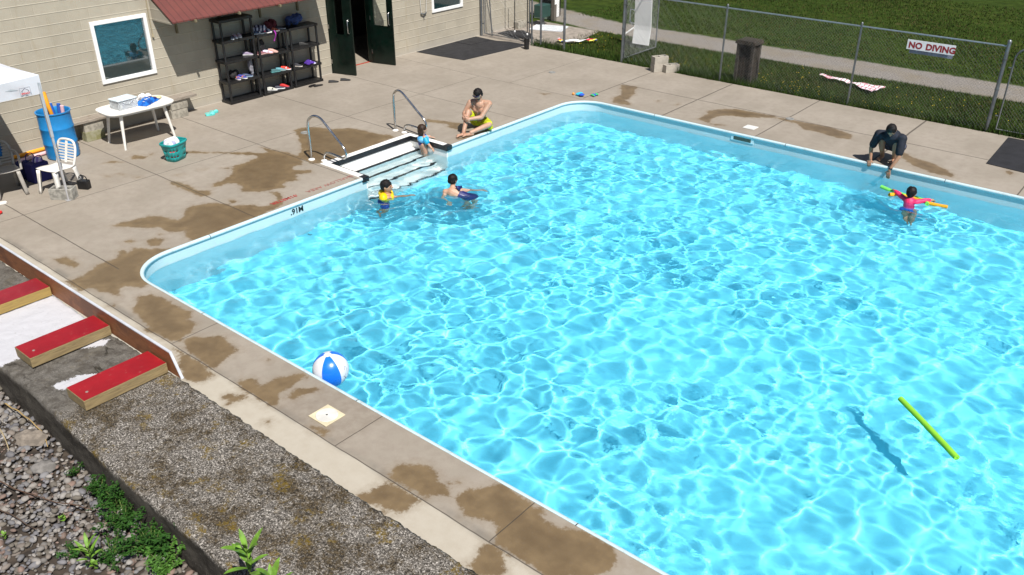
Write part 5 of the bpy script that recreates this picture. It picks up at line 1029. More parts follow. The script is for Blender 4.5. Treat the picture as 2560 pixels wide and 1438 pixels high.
for x, ya, yb, c, tm, lab in BLK:
    if x < -9: ya = 2.55
    t = thing('timber_block', lab, 'timber block', (x, (ya+yb)/2, ZW+.012), group='red topped timber blocks on the retaining wall'); h = .105; L = (yb-ya)/2
    mb = MB(); mb.box(-.165, -L, 0, .165, L, h); mb.build('timber', tm, t, bevel=.003)
    mb = MB(); mb.sheet(lambda u, v: (-.162+.324*u, -L+.004+(2*L-.008)*v, h+.0025), 2, 4); mb.build('red_top', redmat('red_top_%d' % int(-x), c), t)
    mb = MB(); mb.lathe([(0,h+.0055),(.012,h+.005),(.014,h+.0028)], (.045, -L+.09, 0), 10); mb.build('screw_head', mat('dull_screw', (.25,.2,.18), .6), t)
# board on edge behind the blocks
t = thing('edge_board', 'long plywood board with white edge standing against the timber blocks', 'board', (-9.3, 3.262, ZW))
k = NT('plywood'); p = k.pos(); g = k.noise(4, 6, .65, k.n('Mapping', {'Vector': p, 'Scale': (1, 6, 5)}).outputs[0], 2.)
st = k.ramp(k.noise(2.1, 4, .6, p), .5, .62)
k.bs(Base_Color=k.mix(k.math('MULTIPLY', st, .6), k.mix(k.ramp(g, .3, .7), (.28,.11,.045), (.19,.07,.028)), (.10,.035,.018)), Roughness=.6); m_ply = k.m
mb = MB(); xa, xb = -3.2, 2.38
mb.prism([(xa, .0), (xb+.13, 0), (xb, .235), (xa, .235)], -.0115, .0115, Matrix.Rotation(R(90), 4, 'X')); mb.build('plywood', m_ply, t)
m_wedge = mat('white_edge_paint', (.50,.52,.57), .5, var=.1)
mb = MB(); mb.box(xa, -.0115, .2352, xb-.002, .0145, .246); mb.prism([(xb-.0015, .246), (xb+.010, .246), (xb+.142, 0), (xb+.1315, 0)], -.0145, .0115, Matrix.Rotation(R(90), 4, 'X')); mb.box(xa, .0120, .0, xb, .0145, .235); mb.build('white_edge', m_wedge, t)
# gravel
def gravel():
    base = MB(); base.sheet(lambda u, v: (-13+12.5*u, -3+5.5*v, ZG-.035+.03*mnoise.noise(Vector((u*20, v*9, 0)))), 60, 30)
    o = base.build('earth_bank', mat('earth', (.045,.034,.025), .95, var=.5, scale=10)); struct(o); tag(o, 'earth bank under the gravel and weeds')
    r = random.Random(5); V = []; F = []; C = []
    cols = [(.16,.15,.14),(.21,.195,.18),(.11,.11,.125),(.14,.14,.155),(.24,.22,.20),(.19,.125,.10),(.16,.135,.115),(.30,.285,.27),(.12,.105,.085),(.17,.17,.18)]
    phi = MB(); phi.ell((0,0,0), 1., nu=9, nv=6); bv = np.array(phi.v); bf = phi.f
    cnt = 0
    for i in range(9000):
        x = r.uniform(-9.6, -3.6); y = r.uniform(.7, 2.5)
        if y > backy(x)-.03: continue
        # keep what the photo can see
        if y < .75 + (x+9)*-.0: continue
        s = r.choice([.009,.012,.015,.018,.022,.026,.033])*r.uniform(.8,1.15); a = r.uniform(0, 6.28); tl = r.uniform(-.5,.5)
        sc3 = np.array([s*r.uniform(.9,1.5), s*r.uniform(.75,1.), s*r.uniform(.5,.8)])
        m = np.array((Matrix.Rotation(a, 3, 'Z') @ Matrix.Rotation(tl, 3, 'X')))
        jit = 1 + np.array([[r.uniform(-.13,.13)]*3 for _ in range(len(bv))])
        v = (bv*jit*sc3) @ m.T + np.array([x, y, ZG-.018+r.uniform(-.012,.028)])
        o_ = len(V)*len(bv) if False else cnt*len(bv); V.append(v); F += [tuple(q+o_ for q in f) for f in bf]; c = r.choice(cols); b = r.uniform(.7,1.15); C.append((c[0]*b, c[1]*b, c[2]*b, 1)); cnt += 1
    V = np.concatenate(V); me = bpy.data.meshes.new('gravel'); me.from_pydata([tuple(q) for q in V], [], F); me.polygons.foreach_set('use_smooth', [True]*len(F))
    a = me.color_attributes.new('stone', 'FLOAT_COLOR', 'POINT'); a.data.foreach_set('color', np.repeat(np.array(C), len(bv), 0).astype(np.float32).ravel())
    k = NT('pebbles'); p = k.wpos(); at_ = k.n('Attribute', attribute_name='stone').outputs['Color']
    k.bs(Base_Color=k.mix(k.ramp(k.noise(60, 5, .7, p), .35, .7, 0, .45), at_, (.18,.16,.14)), Roughness=.8, Normal=k.bump(k.noise(90, 4, .7, p), .4, .003)); me.materials.append(k.m)
    o = bpy.data.objects.new('gravel', me); COL.objects.link(o); tag(o, 'rounded grey and pink pebbles covering the bank', 'gravel', kind='stuff')
gravel()
def rock(x, y, z, s, label, c, seed, rz=0):
    mb = MB(); mb.ell((0,0,0), s, nu=11, nv=7, seed=seed, amp=.16); o = mb.build('rock', mat('rock_%d' % seed, c, .9, var=.3, scale=14, bump=.7, bscale=70), smooth=35, loc=(x,y,z), bevel=.004); o.rotation_euler.z = rz; tag(o, label, 'rock'); return o
rock(-7.42, 2.06, ZG+.03, (.16,.10,.07), 'largest flat brownish rock among the pebbles beside the wall', (.20,.17,.14), 5, .5)
rock(-6.95, 1.95, ZG+.015, (.11,.08,.05), 'grey rock half buried in pebbles right of the largest rock', (.17,.16,.15), 8, 1.)
rock(-8.52, 2.20, ZG+.02, (.12,.09,.06), 'dark mottled rock at the top left beside the wall face', (.1,.09,.07), 9, 2.)
# twigs
for i, (pts, l) in enumerate((([(-7.9,1.5,ZG+.03),(-7.3,1.55,ZG+.05),(-6.6,1.72,ZG+.05),(-6.1,1.95,ZG+.04)], 'long dark dry stem crossing the pebbles'), ([(-7.2,1.25,ZG+.04),(-6.7,1.45,ZG+.05),(-6.2,1.55,ZG+.04)], 'shorter dark twig lower on the pebbles'), ([(-8.1,2.12,ZG+.07),(-7.75,2.14,ZG+.10),(-7.4,2.15,ZG+.06),(-7.2,2.1,ZG+.03)], 'yellowish dry stem curving along the wall face'), ([(-7.9,1.95,ZG+.05),(-7.6,1.9,ZG+.04),(-7.4,1.85,ZG+.03)], 'thin pale straw stalk among the upper pebbles'))):
    mb = MB(); P = smoothpath(pts, 6); P = [q+Vector((0,0,.01*math.sin(j*1.7))) for j, q in enumerate(P)]; mb.tube(P, [.006*(1-.6*j/len(P))+.001 for j in range(len(P))], 6)
    tag(mb.build('twig', mat('twig_%d' % i, ((.09,.05,.03),(.07,.045,.03),(.35,.24,.09),(.38,.3,.17))[i], .85), smooth=180), l, 'twig')
# weeds
m_lf = mat('leaf_green', (.022,.072,.009), .55, var=.5, scale=25, spec=.3); m_lf2 = mat('leaf_bright', (.13,.26,.03), .5, var=.35, scale=12, spec=.3); m_stem = mat('weed_stem', (.12,.16,.04), .7)
def leafm(mb, base, d, L, wd, curl=.3, up=None):
    d = Vector(d).normalized(); sd = d.cross(Vector((0,0,1)));  sd = sd.normalized() if sd.length > .01 else Vector((1,0,0)); n = sd.cross(d)
    vs = []; N = 6
    for i in range(N+1):
        u = i/N; c = Vector(base)+d*(L*u) - Vector((0,0,1))*(curl*L*u*u); ww = wd*math.sin(math.pi*min(1, .08+u*.92))**.8*.5
        vs += [c-sd*ww+n*ww*.35, c, c+sd*ww+n*ww*.35]
    mb.add(vs, [(i*3+j, i*3+j+1, (i+1)*3+j+1, (i+1)*3+j) for i in range(N) for j in range(2)])
def bladeplant(x, y, z, H, n, label, seed, m=None, wd=.028, lean=(0,0)):
    r = random.Random(seed); t = thing('weed', label, 'plant', (x, y, z)); mb = MB(); st = MB(); st.tube([(0,0,-.1),(lean[0]*H*.5,lean[1]*H*.5,H*.5),(lean[0]*H,lean[1]*H,H*.8)], [.005,.004,.002], 6); st.build('stem', m_stem, t)
    for i in range(n):
        a = i*2.4+r.uniform(-.3,.3); u = .25+.7*i/n; leafm(mb, (lean[0]*H*u, lean[1]*H*u, H*.8*u), (math.cos(a)*(1.1-.6*u), math.sin(a)*(1.1-.6*u), .55+.7*u), H*r.uniform(.45,.7), wd*r.uniform(.8,1.2), r.uniform(.1,.4))
    mb.build('leaves', m or m_lf2, t, smooth=180); return t
def bushplant(x, y, z, rad, H, n, label, seed, leaf=.025, m=None):
    r = random.Random(seed); t = thing('weed', label, 'plant', (x, y, z)); mb = MB(); st = MB()
    for i in range(max(4, n//45)):
        a = r.uniform(0, 6.28); rr_ = r.uniform(.2, 1)*rad; tip = Vector((math.cos(a)*rr_, math.sin(a)*rr_, H*r.uniform(.4,1))); st.tube([(0,0,-.03), tip*.5+Vector((0,0,H*.15)), tip], [.003,.0025,.001], 5)
        for j in range(n//max(4, n//45)):
            u = r.uniform(.15, 1.05); c = tip*u+Vector((0,0,H*.3*u*(1-u)))+Vector((r.gauss(0,.012), r.gauss(0,.012), r.gauss(0,.008))); b = r.uniform(0, 6.28); leafm(mb, c, (math.cos(b), math.sin(b), r.uniform(-.1,.7)), leaf*r.uniform(.6,1.5), leaf*.55*r.uniform(.6,1.2), .2)
    st.build('stem', m_stem, t); mb.build('leaves', m or m_lf, t, smooth=180); return t
bushplant(-6.22, 2.09, ZG-.01, .22, .2, 640, 'dark green leafy weed in the crack at the foot of the wall, upper one', 71)
bushplant(-5.74, 2.05, ZG-.01, .26, .22, 900, 'dense dark green weed against the wall just below the upper one', 72)
bushplant(-5.32, 2.03, ZG-.01, .27, .26, 1100, 'largest dark leafy weed at the foot of the wall near the lower edge', 73, .032)
bushplant(-6.70, 2.12, ZG-.01, .14, .10, 160, 'small feathery weed beside the largest flat rock', 74, .018)
bushplant(-5.75, 1.62, ZG-.01, .2, .1, 200, 'low feathery weed among the pebbles left of the wall weeds', 75, .02)
bladeplant(-5.55, 1.66, ZG-.02, .30, 12, 'broad bladed green plant at the lower left edge of the pebbles', 76, lean=(.1,.0))
bladeplant(-5.18, 1.62, ZG-.02, .16, 7, 'yellow green bladed plant at the bottom edge near the wall', 77, mat('leaf_yellow', (.28,.33,.04), .5), lean=(.15,0))
bladeplant(-5.50, 1.66, ZG-.01, .10, 6, 'small bright green seedling beside the dense weeds', 78)
bladeplant(-6.35, 1.36, ZG-.01, .08, 5, 'tiny green sprout among the pebbles at the far lower left', 79)
bladeplant(-6.20, 1.75, ZG-.01, .07, 4, 'single broad green leaf among the middle pebbles', 80, wd=.05)
bladeplant(-3.92, 2.05, 1.28, .40, 11, 'tall narrow leaved green plant rising at the bottom edge before the wall', 81, lean=(-.05,.05), wd=.046)
bladeplant(-3.70, 2.06, 1.25, .33, 8, 'second narrow leaved green plant just right of the tall one at the bottom edge', 82, lean=(.1,0), wd=.04)
mb = MB(); leafm(mb, (0,0,0), (.1,.1,1), .06, .008); leafm(mb, (0,0,0), (-.3,.1,1), .045, .007); leafm(mb, (.02,0,0), (.4,-.2,1), .05, .008); tag(mb.build('sprout', m_lf, loc=(-5.08, 2.14, ZW)), 'tiny grass sprout growing on top of the old wall', 'plant')

bushplant(-5.98, 2.10, ZG+.0, .18, .30, 520, 'tall dark weed climbing the wall face between the leafy weeds', 84, .024)
bushplant(-5.50, 1.80, ZG-.01, .24, .13, 520, 'spreading low weed over pebbles below the dense wall weeds', 85, .022)
bushplant(-5.05, 1.98, ZG-.01, .2, .2, 480, 'rounded leafy weed lowest along the foot of the wall', 86, .03, mat('leaf_round', (.06,.15,.02), .5, var=.4, scale=20))

# ------------------------------------------------------------ people
def skinm(name, c): 
    k = NT(name); p = k.pos(); n = k.noise(9, 4, .6, p)
    k.bs(Base_Color=k.mix(k.ramp(n, .35, .7), c, (c[0]*.9, c[1]*.78, c[2]*.72)), Roughness=.5, Subsurface_Weight=.08, Subsurface_Scale=.02); return k.m
def flesh(mb, name, m, parent, vox=.009, it=3, clouds=0.):
    o = mb.build(name, m, parent, smooth=180)
    q = o.modifiers.new('r', 'REMESH'); q.mode = 'VOXEL'; q.voxel_size = vox; q.use_smooth_shade = True
    q = o.modifiers.new('s', 'SMOOTH'); q.iterations = it; q.factor = .5
    if clouds: tx = bpy.data.textures.new(name, 'CLOUDS'); tx.noise_scale = .06; q = o.modifiers.new('d', 'DISPLACE'); q.texture = tx; q.strength = clouds; q.texture_coords = 'LOCAL'
    return o
def frame(fwd, up=(0,0,1)):
    f = Vector(fwd).normalized(); u = Vector(up); s = f.cross(u).normalized(); u = s.cross(f)   # s = the person's right
    return f, s, u
class Person:
    """joints are world positions; root is the point on the ground"""
    def __init__(s, label, root, scale=1., name='person', group=None):
        s.t = thing(name, label, 'person', root, group=group); s.o = Vector(root); s.b = MB(); s.k = scale
    def L(s, p): return Vector(p)-s.o
    def seg(s, a, ra, b, rb, mb=None): (mb or s.b).cap(s.L(a), ra*s.k, s.L(b), rb*s.k, 12)
    def head(s, c, fwd, up=(0,0,1), r=.098):
        f, sd, u = frame(fwd, up); r *= s.k; c = s.L(c); M = Matrix((( sd.x, f.x, u.x), (sd.y, f.y, u.y), (sd.z, f.z, u.z))).to_4x4(); s.hM = M; s.hc = c; s.hr = r
        s.b.ell(c, (r*.82, r*.98, r*1.02), M, 16, 12); s.b.ell(c+u*(-r*.42)+f*r*.22, (r*.60, r*.62, r*.66), M, 14, 10)      # skull and jaw
        s.b.ell(c+u*(-r*.98)+f*r*.42, (r*.22, r*.2, r*.17), M, 8, 6)        # chin
        s.b.tube([c+u*(r*.12)+f*r*.92, c+u*(-r*.22)+f*r*1.12, c+u*(-r*.30)+f*r*.95], [r*.07, r*.14, r*.12], 8)            # nose
        for q in (-1, 1): s.b.ell(c+sd*(q*r*.84)+u*(-r*.1), (r*.1, r*.17, r*.24), M, 8, 6)                                       # ears
        s.b.tube([c+u*(-r*.60)+f*r*.80-sd*r*.2, c+u*(-r*.60)+f*r*.86, c+u*(-r*.60)+f*r*.80+sd*r*.2], [r*.05,r*.08,r*.05], 6)   # lips
    def hp(s, x, y, z): return s.hc + s.hM.to_3x3() @ Vector((x*s.hr, y*s.hr, z*s.hr))
    def eyes(s, dark):
        mb = MB()
        for q in (-1, 1): mb.ell(s.hp(q*.36, .84, .06), (s.hr*.13, s.hr*.10, s.hr*.08), s.hM, 8, 6)
        mb.build('eyes', dark, s.t, smooth=180)
    def hair(s, m, back=1.0, length=0., vox=.008, top=1.):
        mb = MB(); r = s.hr
        mb.ell(s.hc+s.hM.to_3x3() @ Vector((0,-r*.12,r*.22)), (r*.94, r*1.02, r*.98*top), s.hM, 18, 12)
        mb.ell(s.hc+s.hM.to_3x3() @ Vector((0,-r*.38,-r*.18)), (r*.82, r*.70, r*.72), s.hM, 16, 10)
        if length:
            for i in range(11):
                a = R(200+140*i/10-0) ; x = math.cos(a)*.80; y = math.sin(a)*.86
                p0 = s.hp(x*.9, y*.8, .2); p1 = s.hp(x*1.05, y*1.0, -.35); p2 = s.hp(x*1.0, y*1.0, -.35-length)
                mb.tube([p0, p1, p2], [r*.28, r*.27, r*.12], 7)
        else:
            for i in range(26):
                rr = random.Random(i+int(r*1e4)); a = rr.uniform(0, 6.28); b = rr.uniform(.2, 1.4); mb.ell(s.hc+s.hM.to_3x3() @ Vector((math.cos(a)*math.cos(b)*r*.86, math.sin(a)*math.cos(b)*r*.95-r*.12, math.sin(b)*r*.98+r*.18)), r*.14, nu=6, nv=4)
        o = flesh(mb, 'hair', m, s.t, vox, 1, .012)
        return o
    def neckline(s, neck, top, r=.052): s.seg(neck, r*1.1, top, r)
    def arm(s, sh, el, wr, r=(.052,.040,.028)): s.seg(sh, r[0], el, r[1]); s.seg(el, r[1], wr, r[2])
    def leg(s, hp, kn, an, r=(.085,.058,.038)): s.seg(hp, r[0], kn, r[1]); mid = Vector(kn).lerp(Vector(an), .35); s.seg(kn, r[1], mid, r[1]*.98); s.seg(mid, r[1]*.96, an, r[2])
    def foot(s, an, toe, r=.034):
        an = Vector(an); toe = Vector(toe); d = (toe-an); h = d.normalized(); s.seg(an-h*.035*s.k-Vector((0,0,.02*s.k)), r, toe-h*.06*s.k, r*.85)
        sd = h.cross(Vector((0,0,1))).normalized()
        for i in range(5): s.seg(toe-h*(.06+.006*i)*s.k+sd*(i-2)*.017*s.k, .012, toe-h*(.012*i)*s.k+sd*(i-2)*.019*s.k-Vector((0,0,.006*s.k)), .009 if i else .012)
    def hand(s, wr, d, palm, curl=.3, side=1, L=.17):
        """d: finger direction, palm: direction the palm faces, side: +1 thumb to d x palm"""
        wr = Vector(wr); d = Vector(d).normalized(); n = (Vector(palm)-d*d.dot(Vector(palm))).normalized(); w_ = d.cross(n)*side; L *= s.k/ s.k
        L = L*s.k; k = s.k
        c = wr+d*L*.28
        for i in range(4): s.b.cap(s.L(wr+w_*(i-1.5)*.010*k), .012*k, s.L(wr+d*L*.48+w_*(i-1.5)*.020*k), .0115*k, 8)
        for i, f in enumerate((.42,.50,.53,.47)[::-1]):
            b0 = wr+d*L*.48+w_*(i-1.5)*.020*k; a = curl; q1 = b0+(d*math.cos(a)+n*math.sin(a))*L*f*.45; q2 = q1+(d*math.cos(a*2.1)+n*math.sin(a*2.1))*L*f*.33; q3 = q2+(d*math.cos(a*3)+n*math.sin(a*3))*L*f*.24
            s.b.cap(s.L(b0), .0098*k, s.L(q1), .0088*k, 7); s.b.cap(s.L(q1), .0088*k, s.L(q2), .008*k, 7); s.b.cap(s.L(q2), .008*k, s.L(q3), .0068*k, 7)
        t0 = wr+d*L*.14+w_*.022*k; t1 = t0+(d*.62+w_*.75+n*.2).normalized()*L*.27; t2 = t1+(d*.85+w_*.35+n*.4).normalized()*L*.2
        s.b.cap(s.L(t0), .013*k, s.L(t1), .0105*k, 7); s.b.cap(s.L(t1), .0105*k, s.L(t2), .008*k, 7)
    def body(s, m, vox=.007, it=2): s.bo = flesh(s.b, 'body', m, s.t, vox, it); return s.bo
V3 = Vector
m_eye = mat('eye_dark', (.01,.01,.012), .2)
m_h1 = mat('hair_black', (.008,.006,.006), .62, var=.5, scale=40, spec=.25); m_h2 = mat('hair_brown', (.035,.018,.010), .55, var=.6, scale=40, spec=.3)
# --- man sitting on the pool edge, facing -y
sk = skinm('skin_light', (.44,.27,.19))
P = Person('shirtless man in yellow shorts and sunglasses sitting on the pool edge', (-11.62, 12.98, 0.))
pel = V3((-11.70,13.03,.135)); ch = V3((-11.57,12.89,.43)); nk = V3((-11.52,12.82,.62)); hd = V3((-11.51,12.77,.785))
shR = V3((-11.72,12.77,.575)); shL = V3((-11.33,12.91,.58))
P.seg(pel, .125, V3((-11.64,12.97,.26)), .118); P.seg(V3((-11.64,12.97,.26)), .118, ch, .135)
for a, b in ((shR, .06), (shL, .06)): P.seg(ch.lerp(a, .55)+V3((0,0,-.01)), .095, a, .062)
P.seg(ch, .13, nk+V3((0,.02,-.07)), .10); P.seg(nk+V3((0,.02,-.05)), .062, hd+V3((0,.03,-.05)), .052)
P.seg(V3((-11.60,12.80,.44)), .062, V3((-11.66,12.83,.47)), .06); P.seg(V3((-11.46,12.82,.44)), .062, V3((-11.38,12.86,.47)), .06)
P.head(hd, (-.22,-.86,-.46), (-.1,-.4,.9))
elR = V3((-11.79,12.66,.36)); wrR = V3((-11.62,12.47,.36)); elL = V3((-11.37,12.70,.35)); wrL = V3((-11.54,12.46,.33))
P.arm(shR, elR, wrR, (.062,.048,.034)); P.arm(shL, elL, wrL, (.062,.048,.034)); P.seg(shR.lerp(shL,.1)+V3((0,.03,0)), .075, shR.lerp(shL,.9)+V3((0,.03,0)), .075)
knR = V3((-11.65,12.62,.43)); anR = V3((-11.56,12.37,.075)); hpR = V3((-11.78,12.98,.13)); hpL = V3((-11.60,13.05,.13)); knL = V3((-11.33,12.90,.155)); anL = V3((-11.45,12.47,.075))
P.leg(hpR, knR, anR); P.leg(hpL, knL, anL); P.foot(anR+V3((0,0,-.02)), (-11.60,12.18,.035)); P.foot(anL+V3((0,0,-.02)), (-11.52,12.28,.04))
P.hand(wrR, (.75,-.35,-.3), (0,1,0), .55, 1); P.hand(wrL, (-.85,-.25,.1), (0,1,.1), .55, -1)
P.body(sk); P.hair(m_h1); mb = MB(); mb.ell(P.hp(0,.35,-.86), (P.hr*.56, P.hr*.42, P.hr*.24), P.hM, 12, 8); flesh(mb, 'beard', m_h1, P.t, .008, 1)
mb = MB()
for q in (-1, 1): mb.ell(P.hp(q*.40, .93, .04), (P.hr*.32, P.hr*.09, P.hr*.22), P.hM, 12, 8)
mb.tube([P.hp(-.92,.1,.1), P.hp(-.8,.75,.1), P.hp(0,1.02,.12), P.hp(.8,.75,.1), P.hp(.92,.1,.1)], P.hr*.05, 6)
mb.build('sunglasses', mat('mirror_lens', (.01,.03,.14), .12, .6), P.t, smooth=180)
mb = MB(); P.seg(pel+V3((0,0,.02)), .142, V3((-11.68,13.01,.17)), .14, mb); P.seg(hpR, .108, hpR.lerp(knR, .70), .088, mb); P.seg(hpL, .11, hpL.lerp(knL, .80), .092, mb); P.seg(hpL+V3((.05,.0,-.04)), .08, knL+V3((-.02,.05,-.07)), .06, mb)
flesh(mb, 'shorts', mat('shorts_yellow', (.50,.55,.005), .8, var=.35, scale=14), P.t, .010, 2, .012)
# --- man crouching at the far edge
sk2 = skinm('skin_tan', (.36,.20,.125))
P = Person('crouching man in dark blue shirt reaching down to the water from the far edge', (-4.48, 16.42, 0.))
pel = V3((-4.46,16.62,.27)); ch = V3((-4.45,16.30,.50)); nk = V3((-4.44,16.17,.62)); hd = V3((-4.43,16.05,.70)); shR = V3((-4.66,16.16,.55)); shL = V3((-4.25,16.20,.54))
P.seg(pel, .13, ch, .13); P.seg(ch, .13, shR, .065); P.seg(ch, .13, shL, .065); P.seg(nk, .065, hd+V3((0,.03,-.03)), .052)
P.head(hd, (.12,-.62,-.78), (0,-.75,.65))
elR = V3((-4.74,16.13,.27)); wrR = V3((-4.70,16.08,.075)); elL = V3((-4.22,16.09,.22)); wrL = V3((-4.30,15.99,-.02)); P.arm(shR, elR, wrR); P.arm(shL, elL, wrL)
P.hand(wrR, (.05,-.35,-.8), (0,.8,-.4), .25, 1, .15); P.hand(wrL, (0,-.15,-1), (0,1,0), .2, -1)
knR = V3((-4.62,16.24,.42)); knL = V3((-4.35,16.25,.41)); anR = V3((-4.60,16.42,.085)); anL = V3((-4.37,16.38,.085)); hpR = V3((-4.56,16.6,.26)); hpL = V3((-4.36,16.6,.26))
P.leg(hpR, knR, anR); P.leg(hpL, knL, anL); P.foot(anR+V3((0,0,-.02)), (-4.61,16.24,.035)); P.foot(anL+V3((0,0,-.02)), (-4.36,16.20,.035))
P.body(sk2); P.hair(m_h1); P.eyes(m_eye)
mb = MB(); P.seg(pel+V3((0,-.05,.05)), .15, ch, .152, mb); P.seg(ch, .15, V3((-4.45,16.2,.56)), .13, mb); P.seg(ch, .12, shR, .082, mb); P.seg(ch, .12, shL, .082, mb); P.seg(shR, .08, shR.lerp(elR, .75), .070, mb); P.seg(shL, .08, shL.lerp(elL, .75), .072, mb)
flesh(mb, 'shirt', mat('shirt_navy', (.009,.013,.024), .85, var=.3), P.t, .011, 2, .012)
mb = MB(); P.seg(pel, .14, hpR, .12, mb); P.seg(hpR, .11, hpR.lerp(knR, .62), .085, mb); P.seg(hpL, .11, hpL.lerp(knL, .62), .085, mb); flesh(mb, 'shorts', stripem('shorts_pattern', (.012,.015,.025), (.10,.12,.2), 40, 0, .7), P.t, .011, 2, .008)
mb = MB(); mb.lathe([(.030,-.014),(.034,-.012),(.034,.012),(.030,.014)], n=16, M=Matrix.Translation(P.L(V3((-4.29,16.0,.01))))); mb.build('wristband', mat('band_dark', (.01,.01,.02), .4), P.t, smooth=40)
# --- swimmers
def swimmers_recv(P):
    for c in [x for x in bpy.data.objects if x.parent == P.t]: c.cycles.is_caustics_receiver = True
# girl with blue arm bands on the steps, facing +y / +x
K = .62
skc = skinm('skin_child', (.50,.31,.22)); skc2 = skinm('skin_child_tan', (.42,.24,.15))
P = Person('small girl with brown hair and blue puddle jumper standing on the pool steps', (-11.98, 11.62, -.42), K)
f = V3((.35,.9,0)).normalized(); sdR = V3((.93,-.37,0)); b = V3((-11.98,11.62,0))
pel = b+V3((0,0,-.06)); ch = b+V3((0,.01,.075)); hd = b+f*.01+V3((0,0,.245))
shR = ch+sdR*.095+V3((0,0,.025)); shL = ch-sdR*.095+V3((0,0,.025))
P.seg(pel, .135, ch, .14); P.seg(ch, .10, shR, .07); P.seg(ch, .10, shL, .07); P.seg(ch+V3((0,0,.05)), .075, hd-V3((0,0,.05)), .07); P.head(hd, f, r=.145)
elR = shR+V3((.07,.0,-.09)); wrR = elR+V3((.085,.03,-.10)); P.arm(shR, elR, wrR, (.06,.05,.036)); P.hand(wrR, (.5,.3,-.7), (-1,0,0), .3, 1, .16)
elL = shL+V3((-.02,.12,.0)); wrL = V3((-11.99,11.80,.05)); elL = V3((-12.06,11.75,.06)); P.arm(shL, elL, wrL+V3((.02,.02,0)), (.06,.05,.036)); P.hand(wrL+V3((.03,.03,-.01)), (.75,.5,-.1), (0,0,-1), .12, 1, .16)
P.leg(pel+sdR*.05, pel+sdR*.06+V3((.01,.03,-.17)), pel+sdR*.06+V3((.02,0,-.31)), (.11,.08,.055)); P.leg(pel-sdR*.05, pel-sdR*.05+V3((0,.04,-.17)), pel-sdR*.05+V3((0,.02,-.31)), (.11,.08,.055))
P.foot(pel+sdR*.06+V3((.02,0,-.32)), pel+sdR*.06+V3((.05,.10,-.345))); P.foot(pel-sdR*.05+V3((0,.02,-.32)), pel-sdR*.05+V3((.03,.12,-.345)))
P.body(skc, .007); P.hair(m_h2, length=1.0); P.eyes(m_eye)
mb = MB(); P.seg(pel+V3((0,0,.03)), .148, ch+V3((0,0,-.01)), .158, mb); flesh(mb, 'swimsuit', mat('swim_navy', (.01,.02,.16), .6), P.t, .009, 2)
mb = MB(); mb.ell(P.L(ch+V3((.02,-.005,-.02))), (.125,.115,.085), nu=16, nv=10); flesh(mb, 'float_vest', mat('float_blue_white', (.02,.30,.75), .5, col2=(.25,.6,.85), scale=16), P.t, .009, 2)
for (p0, p1, lab) in ((shR, elR, None), (shL, elL, None)):
    mb = MB(); P.seg(p0.lerp(p1, .35)+V3((0,0,.0)), .095, p0.lerp(p1, .85), .092, mb); flesh(mb, 'arm_float', mat('float_cyan', (.01,.33,.55), .45), P.t, .009, 2)
swimmers_recv(P)
# boy in yellow life jacket
P = Person('boy in a bright yellow life jacket floating below the pool steps', (-10.86, 9.60, -.9), .74)
b = V3((-10.86,9.60,WZ-.03)); f = V3((.62,.78,0)); sR = V3((.78,-.62,0)); ch = b+V3((0,0,-.02)); hd = b+V3((0,0,.205)); pel = b+V3((-.04,-.06,-.25))
shR = ch+sR*.10+V3((0,0,.04)); shL = ch-sR*.10+V3((0,0,.04))
P.seg(pel, .13, ch, .145); P.seg(ch, .1, shR, .07); P.seg(ch, .1, shL, .07); P.seg(ch+V3((0,0,.05)), .075, hd-V3((0,0,.04)), .07); P.head(hd, (.9,.42,.05), r=.14)
elR = shR+V3((.09,.16,-.02)); wrR = elR+V3((.09,.17,-.02)); P.arm(shR, elR, wrR, (.06,.048,.036)); P.hand(wrR, (.5,.85,-.05), (0,0,-1), .1, 1, .17)
elL = shL+V3((-.09,.03,-.07)); wrL = elL+V3((-.03,.1,-.09)); P.arm(shL, elL, wrL, (.06,.048,.036)); P.hand(wrL, (.2,.8,-.2), (0,0,-1), .2, -1, .17)
for s in (-1, 1): P.leg(pel+sR*.06*s, pel+sR*.09*s+V3((.06,.05,-.22)), pel+sR*.1*s+V3((-.05,-.09,-.38)), (.11,.08,.055)); P.foot(pel+sR*.1*s+V3((-.05,-.09,-.38)), pel+sR*.1*s+V3((-.04,-.14,-.50)))
P.body(skc2, .007); P.hair(m_h1); P.eyes(m_eye)
mb = MB()
for s in (-1, 1): mb.ell(P.L(ch-f*.075+sR*(s*.095)+V3((0,0,.045))), (.108,.08,.095), rotz(math.atan2(sR.y, sR.x)), 14, 10); mb.ell(P.L(ch+f*.08+sR*(s*.075)+V3((0,0,.0))), (.06,.045,.11), rotz(math.atan2(sR.y, sR.x)), 12, 8)
mb.ell(P.L(ch+V3((0,0,-.07))), (.135,.12,.09), nu=14, nv=8); m_yv = mat('vest_yellow', (.85,.52,.0), .45, var=.08); flesh(mb, 'life_jacket', m_yv, P.t, .009, 1)
mb = MB(); P.seg(pel, .15, pel+V3((0,0,.06)), .145, mb); 
for s in (-1, 1): P.seg(pel+sR*.06*s, .125, pel+sR*.08*s+V3((.03,.02,-.12)), .11, mb)
flesh(mb, 'swim_shorts', mat('trunks_blue', (.01,.04,.22), .7, var=.4), P.t, .010, 2, .01); swimmers_recv(P)
